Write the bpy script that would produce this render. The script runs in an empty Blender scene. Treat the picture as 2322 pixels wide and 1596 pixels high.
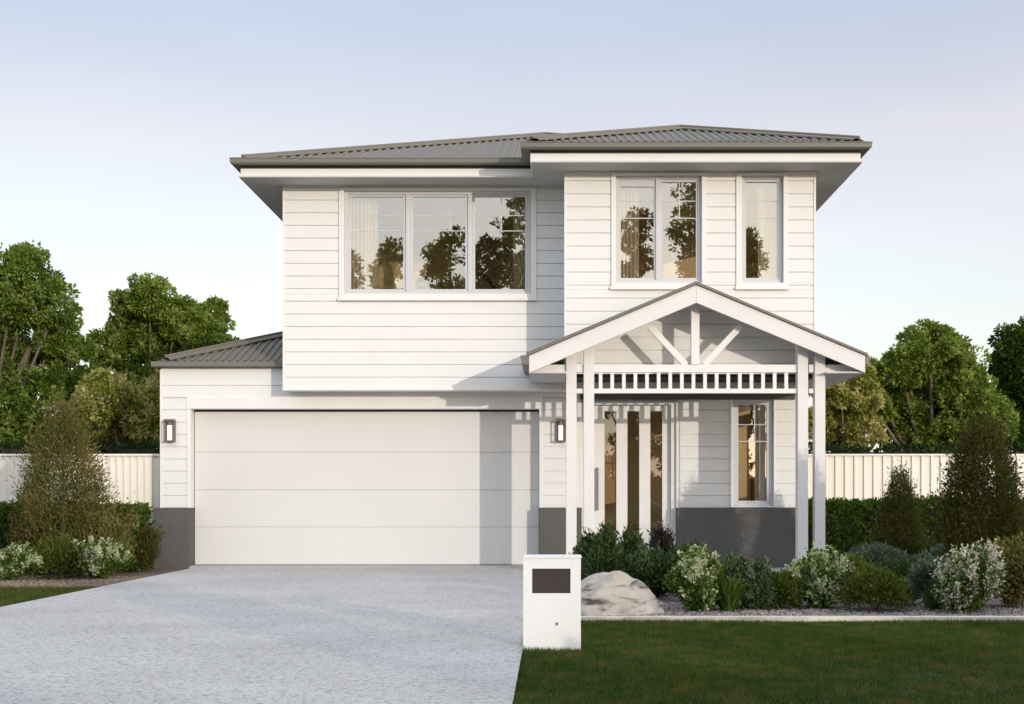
import bpy, math, random
import numpy as np
from mathutils import Vector, Matrix
R = math.radians
SC = bpy.context.scene
COL = SC.collection

# ------------------------------------------------------------------ camera
H = 0.98                    # eye height
F = 3156.0                  # focal length in units of a 2321-wide frame
def X(px, Y): return (px - 1250.0) * Y / F      # world x of an image column at depth Y
def Z(py, Y): return H + (1122.0 - py) * Y / F  # world z of an image row at depth Y
cam = bpy.data.cameras.new("camera")
camo = bpy.data.objects.new("camera", cam); COL.objects.link(camo)
camo.location = (0, 0, H); camo.rotation_euler = (R(90), 0, 0)
cam.sensor_width = 36; cam.lens = F / 2321 * 36
cam.shift_x = -0.0386; cam.shift_y = 0.1396
cam.clip_start = 0.1; cam.clip_end = 2000
SC.camera = camo

# ------------------------------------------------------------------ light
SUN_DIR = Vector((-0.61, 1.0, -0.155)).normalized()     # direction the light travels
ELEV = math.asin(-SUN_DIR.z)
to_sun = -SUN_DIR
AZ = math.atan2(to_sun.x, to_sun.y)
w = bpy.data.worlds.new("World"); SC.world = w; w.use_nodes = True
nt = w.node_tree; nt.nodes.clear()
sky = nt.nodes.new("ShaderNodeTexSky"); sky.sky_type = 'NISHITA'; sky.sun_disc = False
sky.sun_elevation = ELEV; sky.sun_rotation = AZ
sky.air_density = 1.0; sky.dust_density = 1.0; sky.ozone_density = 1.0; sky.altitude = 0
bg = nt.nodes.new("ShaderNodeBackground"); bg.inputs[1].default_value = 0.15
wo = nt.nodes.new("ShaderNodeOutputWorld")
# thin high haze over the clear sky, paler towards the horizon
geo = nt.nodes.new("ShaderNodeNewGeometry"); sp = nt.nodes.new("ShaderNodeSeparateXYZ"); nt.links.new(geo.outputs["Incoming"], sp.inputs[0])
ab = nt.nodes.new("ShaderNodeMath"); ab.operation = 'ABSOLUTE'; nt.links.new(sp.outputs[2], ab.inputs[0])
vr = nt.nodes.new("ShaderNodeValToRGB"); el = vr.color_ramp.elements
HZ = 1/.3
el[0].position = 0.10; el[0].color = (.62*HZ, .60*HZ, .64*HZ, 1); el[1].position = 1.0; el[1].color = (.70*HZ, .72*HZ, .78*HZ, 1)
for pos, c in ((.17, (.60,.56,.60)), (.25, (.54,.46,.49)), (.335, (.40,.40,.50)), (.55, (.56,.56,.62))):
    x = el.new(pos); x.color = (c[0]*HZ, c[1]*HZ, c[2]*HZ, 1)
nt.links.new(ab.outputs[0], vr.inputs[0])
hm = nt.nodes.new("ShaderNodeMapping"); hm.inputs["Scale"].default_value = (1.2, 1.2, 5.0); nt.links.new(geo.outputs["Incoming"], hm.inputs[0])
hn = nt.nodes.new("ShaderNodeTexNoise"); hn.inputs["Scale"].default_value = 1.6; hn.inputs["Detail"].default_value = 5; nt.links.new(hm.outputs[0], hn.inputs["Vector"])
hr = nt.nodes.new("ShaderNodeMapRange"); hr.inputs[1].default_value = .3; hr.inputs[2].default_value = .7; hr.inputs[3].default_value = .93; hr.inputs[4].default_value = 1.13; nt.links.new(hn.outputs["Fac"], hr.inputs[0])
hs = nt.nodes.new("ShaderNodeVectorMath"); hs.operation = 'SCALE'; nt.links.new(vr.outputs[0], hs.inputs[0]); nt.links.new(hr.outputs[0], hs.inputs["Scale"])
m1 = nt.nodes.new("ShaderNodeVectorMath"); m1.operation = 'SCALE'; m1.inputs["Scale"].default_value = .35
nt.links.new(sky.outputs[0], m1.inputs[0])
# forward scattering: the haze is brighter on the sun's side of the sky
gd = nt.nodes.new("ShaderNodeVectorMath"); gd.operation = 'DOT_PRODUCT'; nt.links.new(geo.outputs["Incoming"], gd.inputs[0])
gd.inputs[1].default_value = tuple(SUN_DIR)
gr = nt.nodes.new("ShaderNodeMapRange"); gr.interpolation_type = 'SMOOTHSTEP'
gr.inputs[1].default_value = -.70; gr.inputs[2].default_value = .60; gr.inputs[3].default_value = 0; gr.inputs[4].default_value = 1
nt.links.new(gd.outputs["Value"], gr.inputs[0])
gc = nt.nodes.new("ShaderNodeVectorMath"); gc.operation = 'SCALE'; gc.inputs[0].default_value = (.53*HZ, .59*HZ, .66*HZ); nt.links.new(gr.outputs[0], gc.inputs["Scale"])
m0 = nt.nodes.new("ShaderNodeVectorMath"); m0.operation = 'ADD'; nt.links.new(hs.outputs[0], m0.inputs[0]); nt.links.new(gc.outputs[0], m0.inputs[1])
m2 = nt.nodes.new("ShaderNodeVectorMath"); m2.operation = 'ADD'; nt.links.new(m1.outputs[0], m2.inputs[0]); nt.links.new(m0.outputs[0], m2.inputs[1])
nt.links.new(m2.outputs[0], bg.inputs[0]); nt.links.new(bg.outputs[0], wo.inputs[0])
sl = bpy.data.lights.new("sun", 'SUN'); sl.energy = 1.0; sl.angle = R(0.5); sl.color = (1.0, 0.91, 0.79)
so = bpy.data.objects.new("sun", sl); COL.objects.link(so)
so.rotation_euler = SUN_DIR.to_track_quat('-Z', 'Y').to_euler()
SC.view_settings.view_transform = 'Standard'; SC.view_settings.look = 'None'
SC.view_settings.exposure = 1.0; SC.view_settings.gamma = 1
SC.render.engine = 'CYCLES'

# ------------------------------------------------------------------ materials
def srgb(r, g, b):
    f = lambda c: (c/255/12.92) if c/255 <= .04045 else ((c/255+.055)/1.055)**2.4
    return (f(r), f(g), f(b), 1)
def new_mat(name):
    m = bpy.data.materials.new(name); m.use_nodes = True
    n = m.node_tree.nodes; p = n["Principled BSDF"]
    return m, n, m.node_tree.links, p
def mat(name, col, rough=.6, var=.06, vscale=3.0, bump=0.0, bscale=60.0, metal=0.0, spec=.5, fine=0.0, fscale=200):
    m, n, l, p = new_mat(name)
    p.inputs["Roughness"].default_value = rough; p.inputs["Metallic"].default_value = metal
    p.inputs["Specular IOR Level"].default_value = spec
    tc = n.new("ShaderNodeTexCoord")
    no = n.new("ShaderNodeTexNoise"); no.inputs["Scale"].default_value = vscale; no.inputs["Detail"].default_value = 6
    l.new(tc.outputs["Object"], no.inputs["Vector"])
    mr = n.new("ShaderNodeMapRange"); mr.inputs[1].default_value = .3; mr.inputs[2].default_value = .7
    mr.inputs[3].default_value = 1 - var; mr.inputs[4].default_value = 1 + var
    l.new(no.outputs["Fac"], mr.inputs[0])
    val = mr.outputs[0]
    if fine:
        n2 = n.new("ShaderNodeTexNoise"); n2.inputs["Scale"].default_value = fscale; n2.inputs["Detail"].default_value = 3
        l.new(tc.outputs["Object"], n2.inputs["Vector"])
        m2 = n.new("ShaderNodeMapRange"); m2.inputs[1].default_value = .3; m2.inputs[2].default_value = .7
        m2.inputs[3].default_value = 1 - fine; m2.inputs[4].default_value = 1 + fine
        l.new(n2.outputs["Fac"], m2.inputs[0])
        mm = n.new("ShaderNodeMath"); mm.operation = 'MULTIPLY'
        l.new(val, mm.inputs[0]); l.new(m2.outputs[0], mm.inputs[1]); val = mm.outputs[0]
    vm = n.new("ShaderNodeVectorMath"); vm.operation = 'SCALE'; vm.inputs[0].default_value = col[:3]
    l.new(val, vm.inputs["Scale"]); l.new(vm.outputs[0], p.inputs["Base Color"])
    if bump:
        b = n.new("ShaderNodeBump"); b.inputs["Strength"].default_value = bump; b.inputs["Distance"].default_value = .01
        nb = n.new("ShaderNodeTexNoise"); nb.inputs["Scale"].default_value = bscale; nb.inputs["Detail"].default_value = 4
        l.new(tc.outputs["Object"], nb.inputs["Vector"]); l.new(nb.outputs["Fac"], b.inputs["Height"])
        l.new(b.outputs[0], p.inputs["Normal"])
    return m
def leaf_mat(name, c1, c2, c3=None, trans=.35, rough=.75, spec=.12, cs=1.2):
    """leaf colours: random per leaf between c1 and c2, patches of c3"""
    m, n, l, p = new_mat(name)
    g = n.new("ShaderNodeNewGeometry")
    mx = n.new("ShaderNodeMix"); mx.data_type = 'RGBA'
    mx.inputs[6].default_value = (*c1, 1); mx.inputs[7].default_value = (*c2, 1)
    l.new(g.outputs["Random Per Island"], mx.inputs[0])
    out = mx.outputs[2]
    if c3:
        tc = n.new("ShaderNodeTexCoord"); no = n.new("ShaderNodeTexNoise"); no.inputs["Scale"].default_value = cs
        no.inputs["Detail"].default_value = 2
        l.new(tc.outputs["Object"], no.inputs["Vector"])
        r = n.new("ShaderNodeMapRange"); r.inputs[1].default_value = .45; r.inputs[2].default_value = .65
        l.new(no.outputs["Fac"], r.inputs[0])
        m2 = n.new("ShaderNodeMix"); m2.data_type = 'RGBA'; m2.inputs[7].default_value = (*c3, 1)
        l.new(r.outputs[0], m2.inputs[0]); l.new(out, m2.inputs[6]); out = m2.outputs[2]
    p.inputs["Roughness"].default_value = rough; p.inputs["Specular IOR Level"].default_value = spec
    l.new(out, p.inputs["Base Color"])
    t = n.new("ShaderNodeBsdfTranslucent"); l.new(out, t.inputs[0])
    ms = n.new("ShaderNodeMixShader"); ms.inputs[0].default_value = trans
    l.new(p.outputs[0], ms.inputs[1]); l.new(t.outputs[0], ms.inputs[2])
    l.new(ms.outputs[0], n["Material Output"].inputs[0])
    return m
M = {}
M['wall'] = mat('white_cladding_paint', (.70,.695,.68), .55, .025, 1.3, .08, 90)
M['post'] = mat('taupe_white_paint', (.665,.645,.63), .5, .03, 2.0, .06, 80)
M['trim'] = mat('white_trim_paint', (.72,.71,.695), .45, .02, 2.0, .05, 80)
M['garage'] = mat('garage_door_paint', (.615,.605,.59), .45, .02, .8, .05, 60)
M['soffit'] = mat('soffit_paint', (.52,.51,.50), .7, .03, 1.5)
M['plinth'] = mat('charcoal_render', (.092,.087,.082), .85, .08, 2.5, .3, 110, fine=.08, fscale=90)
M['roof'] = mat('roof_steel', (.150,.134,.104), .5, .06, 1.2, .05, 30, spec=.4)
M['gutter'] = mat('gutter_steel', (.155,.147,.122), .45, .03, 1.0, spec=.4)
M['frame'] = mat('window_frame_white', (.54,.54,.56), .35, .02, 3)
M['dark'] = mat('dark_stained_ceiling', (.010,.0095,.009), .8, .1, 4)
M['bronze'] = mat('bronze_metal', (.15,.115,.09), .4, .1, 8, spec=.5)
M['handle'] = mat('steel_handle', (.25,.25,.26), .35, .02, 5, metal=.8)
M['interior'] = mat('interior_plaster', (.62,.50,.35), .9, .05, 1)
M['floorwood'] = mat('interior_floor', (.18,.11,.06), .6, .2, 4)
M['sofa'] = mat('sofa_linen', (.72,.60,.42), .9, .06, 8, .1, 200)
M['cushion'] = mat('cushion_cream', (.72,.66,.55), .9, .06, 8, .1, 200)
M['blackwood'] = mat('black_wood', (.02,.018,.015), .5, .1, 8)
M['rust'] = mat('terracotta_fabric', (.32,.13,.06), .9, .08, 6)
M['fence'] = mat('fence_steel', (.78,.74,.66), .5, .03, 1.2)
M['concrete_edge'] = mat('edging_concrete', (.62,.57,.46), .85, .1, 9, .3, 120, fine=.1)
M['slab'] = mat('porch_concrete', (.45,.44,.42), .8, .08, 4, .2, 90, fine=.1)
M['letterbox'] = mat('letterbox_render', (.76,.75,.73), .75, .03, 3, .25, 160, fine=.03, fscale=160)
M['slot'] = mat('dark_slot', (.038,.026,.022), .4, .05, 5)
M['bark'] = mat('bark', (.13,.10,.075), .95, .3, 9, .6, 30)
M['asphalt'] = mat('asphalt', (.05,.05,.052), .9, .15, 1.2, .4, 160, fine=.25, fscale=120)
M['pebble'] = mat('pebble', (.25,.22,.215), .85, .35, 14)
M['soil_side'] = mat('soil', (.16,.12,.09), .95, .25, 6, .5, 60, fine=.35, fscale=70)
def lamp_glass():
    m, n, l, p = new_mat('lit_lamp_glass')
    p.inputs["Base Color"].default_value = (.9,.9,.88,1); p.inputs["Roughness"].default_value = .3
    p.inputs["Emission Color"].default_value = (1,.97,.92,1); p.inputs["Emission Strength"].default_value = .5
    return m
M['lamp_glass'] = lamp_glass()
def glass_mat(refl=.34, nm='bronze_tinted_glass'):
    m, n, l, p = new_mat(nm)
    tr = n.new("ShaderNodeBsdfTransparent"); tr.inputs[0].default_value = (.92,.82,.64,1)
    gl = n.new("ShaderNodeBsdfGlossy"); gl.inputs["Roughness"].default_value = 0.0; gl.inputs[0].default_value = (.90,.86,.77,1)
    lw = n.new("ShaderNodeLayerWeight"); lw.inputs[0].default_value = .35
    mr = n.new("ShaderNodeMapRange"); mr.inputs[1].default_value = 0; mr.inputs[2].default_value = 1
    mr.inputs[3].default_value = refl; mr.inputs[4].default_value = 1
    l.new(lw.outputs["Fresnel"], mr.inputs[0])
    tc = n.new("ShaderNodeTexCoord"); no = n.new("ShaderNodeTexNoise"); no.inputs["Scale"].default_value = .9
    l.new(tc.outputs["Object"], no.inputs["Vector"])
    b = n.new("ShaderNodeBump"); b.inputs["Strength"].default_value = .04; b.inputs["Distance"].default_value = .02
    l.new(no.outputs["Fac"], b.inputs["Height"]); l.new(b.outputs[0], gl.inputs["Normal"])
    ms = n.new("ShaderNodeMixShader"); l.new(mr.outputs[0], ms.inputs[0])
    l.new(tr.outputs[0], ms.inputs[1]); l.new(gl.outputs[0], ms.inputs[2])
    l.new(ms.outputs[0], n["Material Output"].inputs[0])
    return m
M['glass'] = glass_mat()
M['door_glass'] = glass_mat(.10, 'clear_door_glass')
def sheer_mat():
    m, n, l, p = new_mat('sheer_curtain')
    p.inputs["Base Color"].default_value = (.95,.94,.92,1); p.inputs["Roughness"].default_value = .9
    t = n.new("ShaderNodeBsdfTranslucent"); t.inputs[0].default_value = (.95,.94,.92,1)
    ms = n.new("ShaderNodeMixShader"); ms.inputs[0].default_value = .35
    l.new(p.outputs[0], ms.inputs[1]); l.new(t.outputs[0], ms.inputs[2]); l.new(ms.outputs[0], n["Material Output"].inputs[0])
    return m
M['sheer'] = sheer_mat()
def aggregate_mat():
    m, n, l, p = new_mat('exposed_aggregate')
    tc = n.new("ShaderNodeTexCoord")
    v = n.new("ShaderNodeTexVoronoi"); v.inputs["Scale"].default_value = 55; v.inputs["Randomness"].default_value = 1
    l.new(tc.outputs["Object"], v.inputs["Vector"])
    cr = n.new("ShaderNodeValToRGB"); e = cr.color_ramp.elements
    e[0].position = 0; e[0].color = (.26,.25,.26,1); e[1].position = 1; e[1].color = (.60,.585,.58,1)
    for pos, c in ((.12,(.42,.40,.40,1)), (.3,(.51,.495,.485,1)), (.7,(.55,.53,.51,1))):
        x = e.new(pos); x.color = c
    sx = n.new("ShaderNodeSeparateColor"); l.new(v.outputs["Color"], sx.inputs[0]); l.new(sx.outputs[0], cr.inputs[0])
    no = n.new("ShaderNodeTexNoise"); no.inputs["Scale"].default_value = .8; no.inputs["Detail"].default_value = 6
    l.new(tc.outputs["Object"], no.inputs["Vector"])
    mr = n.new("ShaderNodeMapRange"); mr.inputs[1].default_value = .3; mr.inputs[2].default_value = .7
    mr.inputs[3].default_value = .88; mr.inputs[4].default_value = 1.08; l.new(no.outputs["Fac"], mr.inputs[0])
    vm = n.new("ShaderNodeVectorMath"); vm.operation = 'SCALE'; l.new(cr.outputs[0], vm.inputs[0]); l.new(mr.outputs[0], vm.inputs["Scale"])
    l.new(vm.outputs[0], p.inputs["Base Color"]); p.inputs["Roughness"].default_value = .75
    b = n.new("ShaderNodeBump"); b.inputs["Strength"].default_value = 1.0; b.inputs["Distance"].default_value = .014
    l.new(v.outputs["Distance"], b.inputs["Height"]); b.invert = True; l.new(b.outputs[0], p.inputs["Normal"])
    return m
M['drive'] = aggregate_mat()
def rock_mat():
    m, n, l, p = new_mat('sandstone_boulder')
    tc = n.new("ShaderNodeTexCoord"); mp = n.new("ShaderNodeMapping"); mp.inputs["Rotation"].default_value = (0, R(-20), R(15))
    mp.inputs["Scale"].default_value = (1.2, 1.2, 5)
    l.new(tc.outputs["Object"], mp.inputs[0])
    no = n.new("ShaderNodeTexNoise"); no.inputs["Scale"].default_value = 2.2; no.inputs["Detail"].default_value = 8; no.inputs["Distortion"].default_value = .8
    l.new(mp.outputs[0], no.inputs["Vector"])
    cr = n.new("ShaderNodeValToRGB"); e = cr.color_ramp.elements
    e[0].position = .36; e[0].color = (.07,.06,.05,1); e[1].position = .72; e[1].color = (.52,.45,.37,1)
    for pos, c in ((.44,(.28,.25,.22,1)), (.5,(.40,.37,.34,1)), (.545,(.42,.34,.24,1)), (.57,(.38,.36,.34,1))):
        x = e.new(pos); x.color = c
    l.new(no.outputs["Fac"], cr.inputs[0]); l.new(cr.outputs[0], p.inputs["Base Color"]); p.inputs["Roughness"].default_value = .9
    b = n.new("ShaderNodeBump"); b.inputs["Strength"].default_value = .8; b.inputs["Distance"].default_value = .03
    l.new(no.outputs["Fac"], b.inputs["Height"]); l.new(b.outputs[0], p.inputs["Normal"])
    return m
M['rock'] = rock_mat()

# ------------------------------------------------------------------ mesh helpers
class MB:
    def __init__(s): s.v = []; s.f = []
    def quad(s, a, b, c, d):
        i = len(s.v); s.v += [a, b, c, d]; s.f.append((i, i+1, i+2, i+3))
    def poly(s, pts):
        i = len(s.v); s.v += list(pts); s.f.append(tuple(range(i, i+len(pts))))
    def box(s, x0, x1, y0, y1, z0, z1):
        i = len(s.v)
        s.v += [(x0,y0,z0),(x1,y0,z0),(x1,y1,z0),(x0,y1,z0),(x0,y0,z1),(x1,y0,z1),(x1,y1,z1),(x0,y1,z1)]
        for f in ((0,3,2,1),(4,5,6,7),(0,1,5,4),(1,2,6,5),(2,3,7,6),(3,0,4,7)): s.f.append(tuple(i+k for k in f))
    def prism(s, pts, y0, y1):
        """polygon given in (x,z), counter-clockwise seen from -y, extruded y0..y1"""
        i = len(s.v); n = len(pts)
        s.v += [(x, y0, z) for x, z in pts] + [(x, y1, z) for x, z in pts]
        s.f.append(tuple(range(i, i+n))); s.f.append(tuple(range(i+2*n-1, i+n-1, -1)))
        for k in range(n):
            k2 = (k+1) % n; s.f.append((i+k, i+n+k, i+n+k2, i+k2))
    def slab(s, pts, z0, z1):
        """polygon in (x,y) counter-clockwise from above"""
        i = len(s.v); n = len(pts)
        s.v += [(x, y, z0) for x, y in pts] + [(x, y, z1) for x, y in pts]
        s.f.append(tuple(range(i+n-1, i-1, -1))); s.f.append(tuple(range(i+n, i+2*n)))
        for k in range(n):
            k2 = (k+1) % n; s.f.append((i+k, i+k2, i+n+k2, i+n+k))
    def tube(s, pts, rad, n=8, cap=True):
        pts = [Vector(p) for p in pts]; i = len(s.v)
        for k, p in enumerate(pts):
            d = (pts[min(k+1, len(pts)-1)] - pts[max(k-1, 0)]).normalized()
            a = d.orthogonal().normalized() if k == 0 else (a - d*a.dot(d)).normalized()
            b = d.cross(a)
            for j in range(n):
                t = 2*math.pi*j/n; s.v.append(tuple(p + (a*math.cos(t)+b*math.sin(t))*rad[k]))
        for k in range(len(pts)-1):
            for j in range(n):
                j2 = (j+1) % n; s.f.append((i+k*n+j, i+k*n+j2, i+(k+1)*n+j2, i+(k+1)*n+j))
        if cap:
            s.f.append(tuple(i+j for j in range(n-1, -1, -1))); s.f.append(tuple(i+(len(pts)-1)*n+j for j in range(n)))
    def build(s, name, m, parent=None, bevel=0, smooth=False):
        me = bpy.data.meshes.new(name); me.from_pydata([tuple(map(float, v)) for v in s.v], [], s.f); me.update()
        me.materials.append(m)
        if smooth: me.polygons.foreach_set('use_smooth', [True]*len(me.polygons))
        o = bpy.data.objects.new(name, me); COL.objects.link(o)
        if parent is not None:
            o.parent = parent
            pw = Matrix.Translation(world_loc(parent)); o.matrix_parent_inverse = pw.inverted()
        if bevel:
            b = o.modifiers.new('bevel', 'BEVEL'); b.width = bevel; b.segments = 2; b.limit_method = 'ANGLE'
        return o
def world_loc(o):
    v = Vector(o.location)
    while o.parent is not None:
        v = v + o.matrix_parent_inverse.translation; o = o.parent; v = v + o.location
    return v
def tag(o, label=None, cat=None, group=None, kind=None):
    if label: o['label'] = label
    if cat: o['category'] = cat
    if group: o['group'] = group
    if kind: o['kind'] = kind
    return o
def empty(name, loc, label, cat, group=None):
    o = bpy.data.objects.new(name, None); COL.objects.link(o); o.location = loc; o.empty_display_size = .2
    return tag(o, label, cat, group)
def structure(o): o['kind'] = 'structure'; return o
def subtract(x0, x1, z0, z1, holes):
    """rectangle minus rectangles -> list of rectangles"""
    hs = [h for h in holes if h[0] < x1 and h[1] > x0 and h[2] < z1 and h[3] > z0]
    zs = sorted({z0, z1} | {min(max(v, z0), z1) for h in hs for v in (h[2], h[3])})
    out = []
    for a, b in zip(zs, zs[1:]):
        if b - a < 1e-4: continue
        cur = x0; mid = (a+b)/2
        for h in sorted(hh for hh in hs if hh[2] < mid < hh[3]):
            if h[0] > cur + 1e-4: out.append((cur, h[0], a, b))
            cur = max(cur, h[1])
        if cur < x1 - 1e-4: out.append((cur, x1, a, b))
    return out

# ------------------------------------------------------------------ planes of the house
YG, YU1, YU2, YD = 19.25, 18.88, 18.06, 19.45     # garage/entry wall, upper left wall, upper right wall, garage door
XL, XR = -5.404, 3.422                            # ground floor sides
UL = X(642, YU1); U2L = X(1280, YU2)              # upper left edge, upper right box's left edge
YB = 28.0
ZS = 5.175                                        # soffit underside
Z1 = Z(883, YU1); Z2 = Z(848, YU2)                # undersides of the two upper boxes
house = empty('house', (0, YG, 0), 'white weatherboard two storey house with grey metal roof, double garage and gabled porch', 'house')

def cladding(name, x0, x1, z0, z1, Y, holes, pitch, zstart, depth=.2, extra=None):
    """front wall facing -y: boards with grooves over a backing wall, one mesh"""
    m = MB()
    for r in subtract(x0, x1, z0, z1, holes): m.box(r[0], r[1], Y+.014, Y+depth, r[2], r[3])
    z = zstart
    while z > z0: z -= pitch
    while z < z1:
        a, b = max(z+.006, z0), min(z+pitch-.005, z1)
        if b - a > .01:
            for r in subtract(x0, x1, a, b, holes + (extra or [])):
                i = len(m.v); xa, xb, za, zb = r
                t = .004  # lap: the lower edge stands slightly proud
                m.v += [(xa,Y-t,za),(xb,Y-t,za),(xb,Y+.014,za),(xa,Y+.014,za),(xa,Y,zb),(xb,Y,zb),(xb,Y+.014,zb),(xa,Y+.014,zb)]
                for f in ((0,3,2,1),(4,5,6,7),(0,1,5,4),(1,2,6,5),(3,0,4,7)): m.f.append(tuple(i+k for k in f))
        z += pitch
    return m.build(name, M['wall'], house)

# windows: (outer trim left, right, top, bottom) ; opening ; in image rows/cols at the wall's depth
def window(Y, op, mull, panes_bars, top_rails=(), trim=(12, 12, 0, 15), recess=.07, sill=True, warm=False, hb=(), sash=6):
    xl, xr, zt, zb = X(op[0], Y), X(op[1], Y), Z(op[2], Y), Z(op[3], Y)
    u = Y/F
    w_ = bpy.data.objects
    fw = .042
    y0, y1 = Y+recess-.03, Y+recess+.05
    m = MB()
    m.box(xl, xl+fw, y0, y1, zb, zt); m.box(xr-fw, xr, y0, y1, zb, zt)
    m.box(xl+fw, xr-fw, y0, y1, zb, zb+fw); m.box(xl+fw, xr-fw, y0, y1, zt-fw, zt)
    for c in mull: m.box(X(c, Y)-.03, X(c, Y)+.03, y0-.004, y1-.01, zb+fw, zt-fw)
    fr = m.build('window', M['frame'], house, bevel=.004)
    # sashes, thinner, behind the frame
    xs = [xl+fw] + [v for c in mull for v in (X(c, Y)-.03, X(c, Y)+.03)] + [xr-fw]
    s = MB(); g = MB(); bars = MB()
    sw = sash*u
    for k in range(0, len(xs), 2):
        a, b = xs[k], xs[k+1]
        tr = .03 + (.06 if k//2 in top_rails else 0)
        s.box(a, a+sw, y0+.02, y1-.012, zb+fw, zt-fw); s.box(b-sw, b, y0+.02, y1-.012, zb+fw, zt-fw)
        s.box(a+sw, b-sw, y0+.02, y1-.012, zb+fw, zb+fw+.03); s.box(a+sw, b-sw, y0+.02, y1-.012, zt-fw-tr, zt-fw)
        g.quad((a+sw-.003, y0+.045, zb+fw), (b-sw+.003, y0+.045, zb+fw), (b-sw+.003, y0+.045, zt-fw), (a+sw-.003, y0+.045, zt-fw))
        bars = MB()
        for r in hb:
            bars.box(a+sw, b-sw, y0+.040, y0+.050, Z(r, Y)-.006, Z(r, Y)+.006)
            if panes_bars.get(k//2) is None: bars.build('glazing_bar', M['frame'], fr); bars = MB()
        vb = panes_bars.get(k//2)
        if vb is not None: bars.box(X(vb, Y)-.006, X(vb, Y)+.006, y0+.039, y0+.051, Z(hb[-1], Y), zt-fw-tr); bars.build('glazing_bars', M['frame'], fr)
    s.build('sash', M['frame'], fr, bevel=.003)
    g.build('glass', M['glass'], fr)
    t = MB(); tl, tR, tt, tb = [v*u for v in trim]
    yf = Y-.022
    t.box(xl-tl, xl-.001, yf, Y+.0135, zb-tb, zt+tt); t.box(xr+.001, xr+tR, yf, Y+.0135, zb-tb, zt+tt)
    if tt: t.box(xl-.001, xr+.001, yf+.001, Y+.0135, zt+.001, zt+tt)
    t.box(xl-.001, xr+.001, yf+.001, Y+.0135, zb-tb, zb-.001)
    t.build('architrave', M['trim'], fr, bevel=.004)
    if sill:
        q = MB(); q.box(xl-tl-.012, xr+tR+.012, yf-.02, yf+.0005, zb-tb-.008, zb-tb+.03); q.build('sill', M['trim'], fr, bevel=.004)
    return fr, (xl, xr, zb, zt), (xl-tl, xr+tR, zb-tb, zt+tt)

W1 = (780, 1203, 432, 666); W2 = (1396, 1590, 398, 641); W3 = (1681, 1775, 398, 641); W4 = (1661, 1753, 905, 1147)
def hole(Y, op): return (X(op[0], Y), X(op[1], Y), Z(op[3], Y), Z(op[2], Y))
def thole(Y, op, trim):
    u = Y/F; h = hole(Y, op); return (h[0]-trim[0]*u, h[1]+trim[1]*u, h[2]-trim[3]*u, h[3]+trim[2]*u)
T1 = (12,13,6,15); T2 = (11,10,5,15); T3 = (13,10,5,15); T4 = (7,4,2,3)
# upper left wall
cladding('wall', UL, U2L+.1, Z1, 5.19, YU1, [hole(YU1, W1)], .1715, Z(855.4, YU1), extra=[thole(YU1, W1, T1)])
# upper right wall
cladding('wall', U2L, XR, Z2, 5.19, YU2, [hole(YU2, W2), hole(YU2, W3)], .1690, Z(360+388.4*0+ (365*.5638+360)/1.3784-360, YU2), extra=[thole(YU2, W2, T2), thole(YU2, W3, T3)])
# ground floor wall
GO = (X(432, YG), X(1222, YG), -.2, Z(927, YG))              # garage opening
DO = (X(1318, YG), X(1533, YG), -.2, Z(911, YG))             # entry opening
zp = Z(1151, YG)                                             # top of the charcoal base
ztg = Z(838, YG)
def gtrim(h, l, t): return (h[0]-l, h[1]+l, h[2], h[3]+t)
cladding('wall', XL, XR, zp, 2.56, YG, [GO, DO, hole(YG, W4)], .1693, Z((1100+.603*237)/1.3784, YG),
         extra=[gtrim(GO, .055, .165), gtrim(DO, .05, .0), thole(YG, W4, T4)])
# garage gable strip above (left of the upper box) up to its gutter
m = MB(); m.box(XL, UL+.3, YG, YG+.2, 2.5605, ztg+.02); m.build('wall', M['wall'], house)
# corner stops, thin
m = MB()
for (xx, Y, za, zb) in ((XL, YG, zp, ztg), (UL, YU1, Z1, 5.17), (U2L, YU2, Z2, 5.17), (XR, YU2, Z2, 5.17), (XR, YG, zp, 2.5)):
    s = 1 if xx < 1 else -1
    m = MB(); m.box(min(xx-.006*s, xx+.022*s), max(xx-.006*s, xx+.022*s), Y-.012, Y+.03, za, zb); m.build('corner_trim', M['trim'], house)
# bottom trim of the upper boxes with drip
m = MB(); m.box(UL-.008, U2L, YU1-.016, YU1+.012, Z1-.012, Z1+.022); m.build('base_trim', M['trim'], house)
# base (plinth)
m = MB()
for a, b in ((XL-.075, GO[0]), (GO[1], DO[0]), (DO[1], XR+.04)):
    m = MB(); m.box(a, b, YG-.09, YG+.2, -.2, zp)
    if a < XL: m.box(XL-.075, XL+.15, YG+.2, YB, -.2, zp)
    if b > XR: m.box(XR-.15, XR+.04, YG+.2, YB, -.2, zp)
    m.build('plinth', M['plinth'], house, bevel=.006)
# garage opening trim
m = MB()
m.box(GO[0]-.055, GO[0]-.001, YG-.012, YG+.0135, zp, GO[3]+.001); m.box(GO[1]+.001, GO[1]+.055, YG-.012, YG+.0135, zp, GO[3]+.001)
m.box(GO[0]-.055, GO[1]+.055, YG-.013, YG+.0135, GO[3]+.0015, GO[3]+.165)
m.build('opening_trim', M['trim'], house, bevel=.004)
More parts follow.
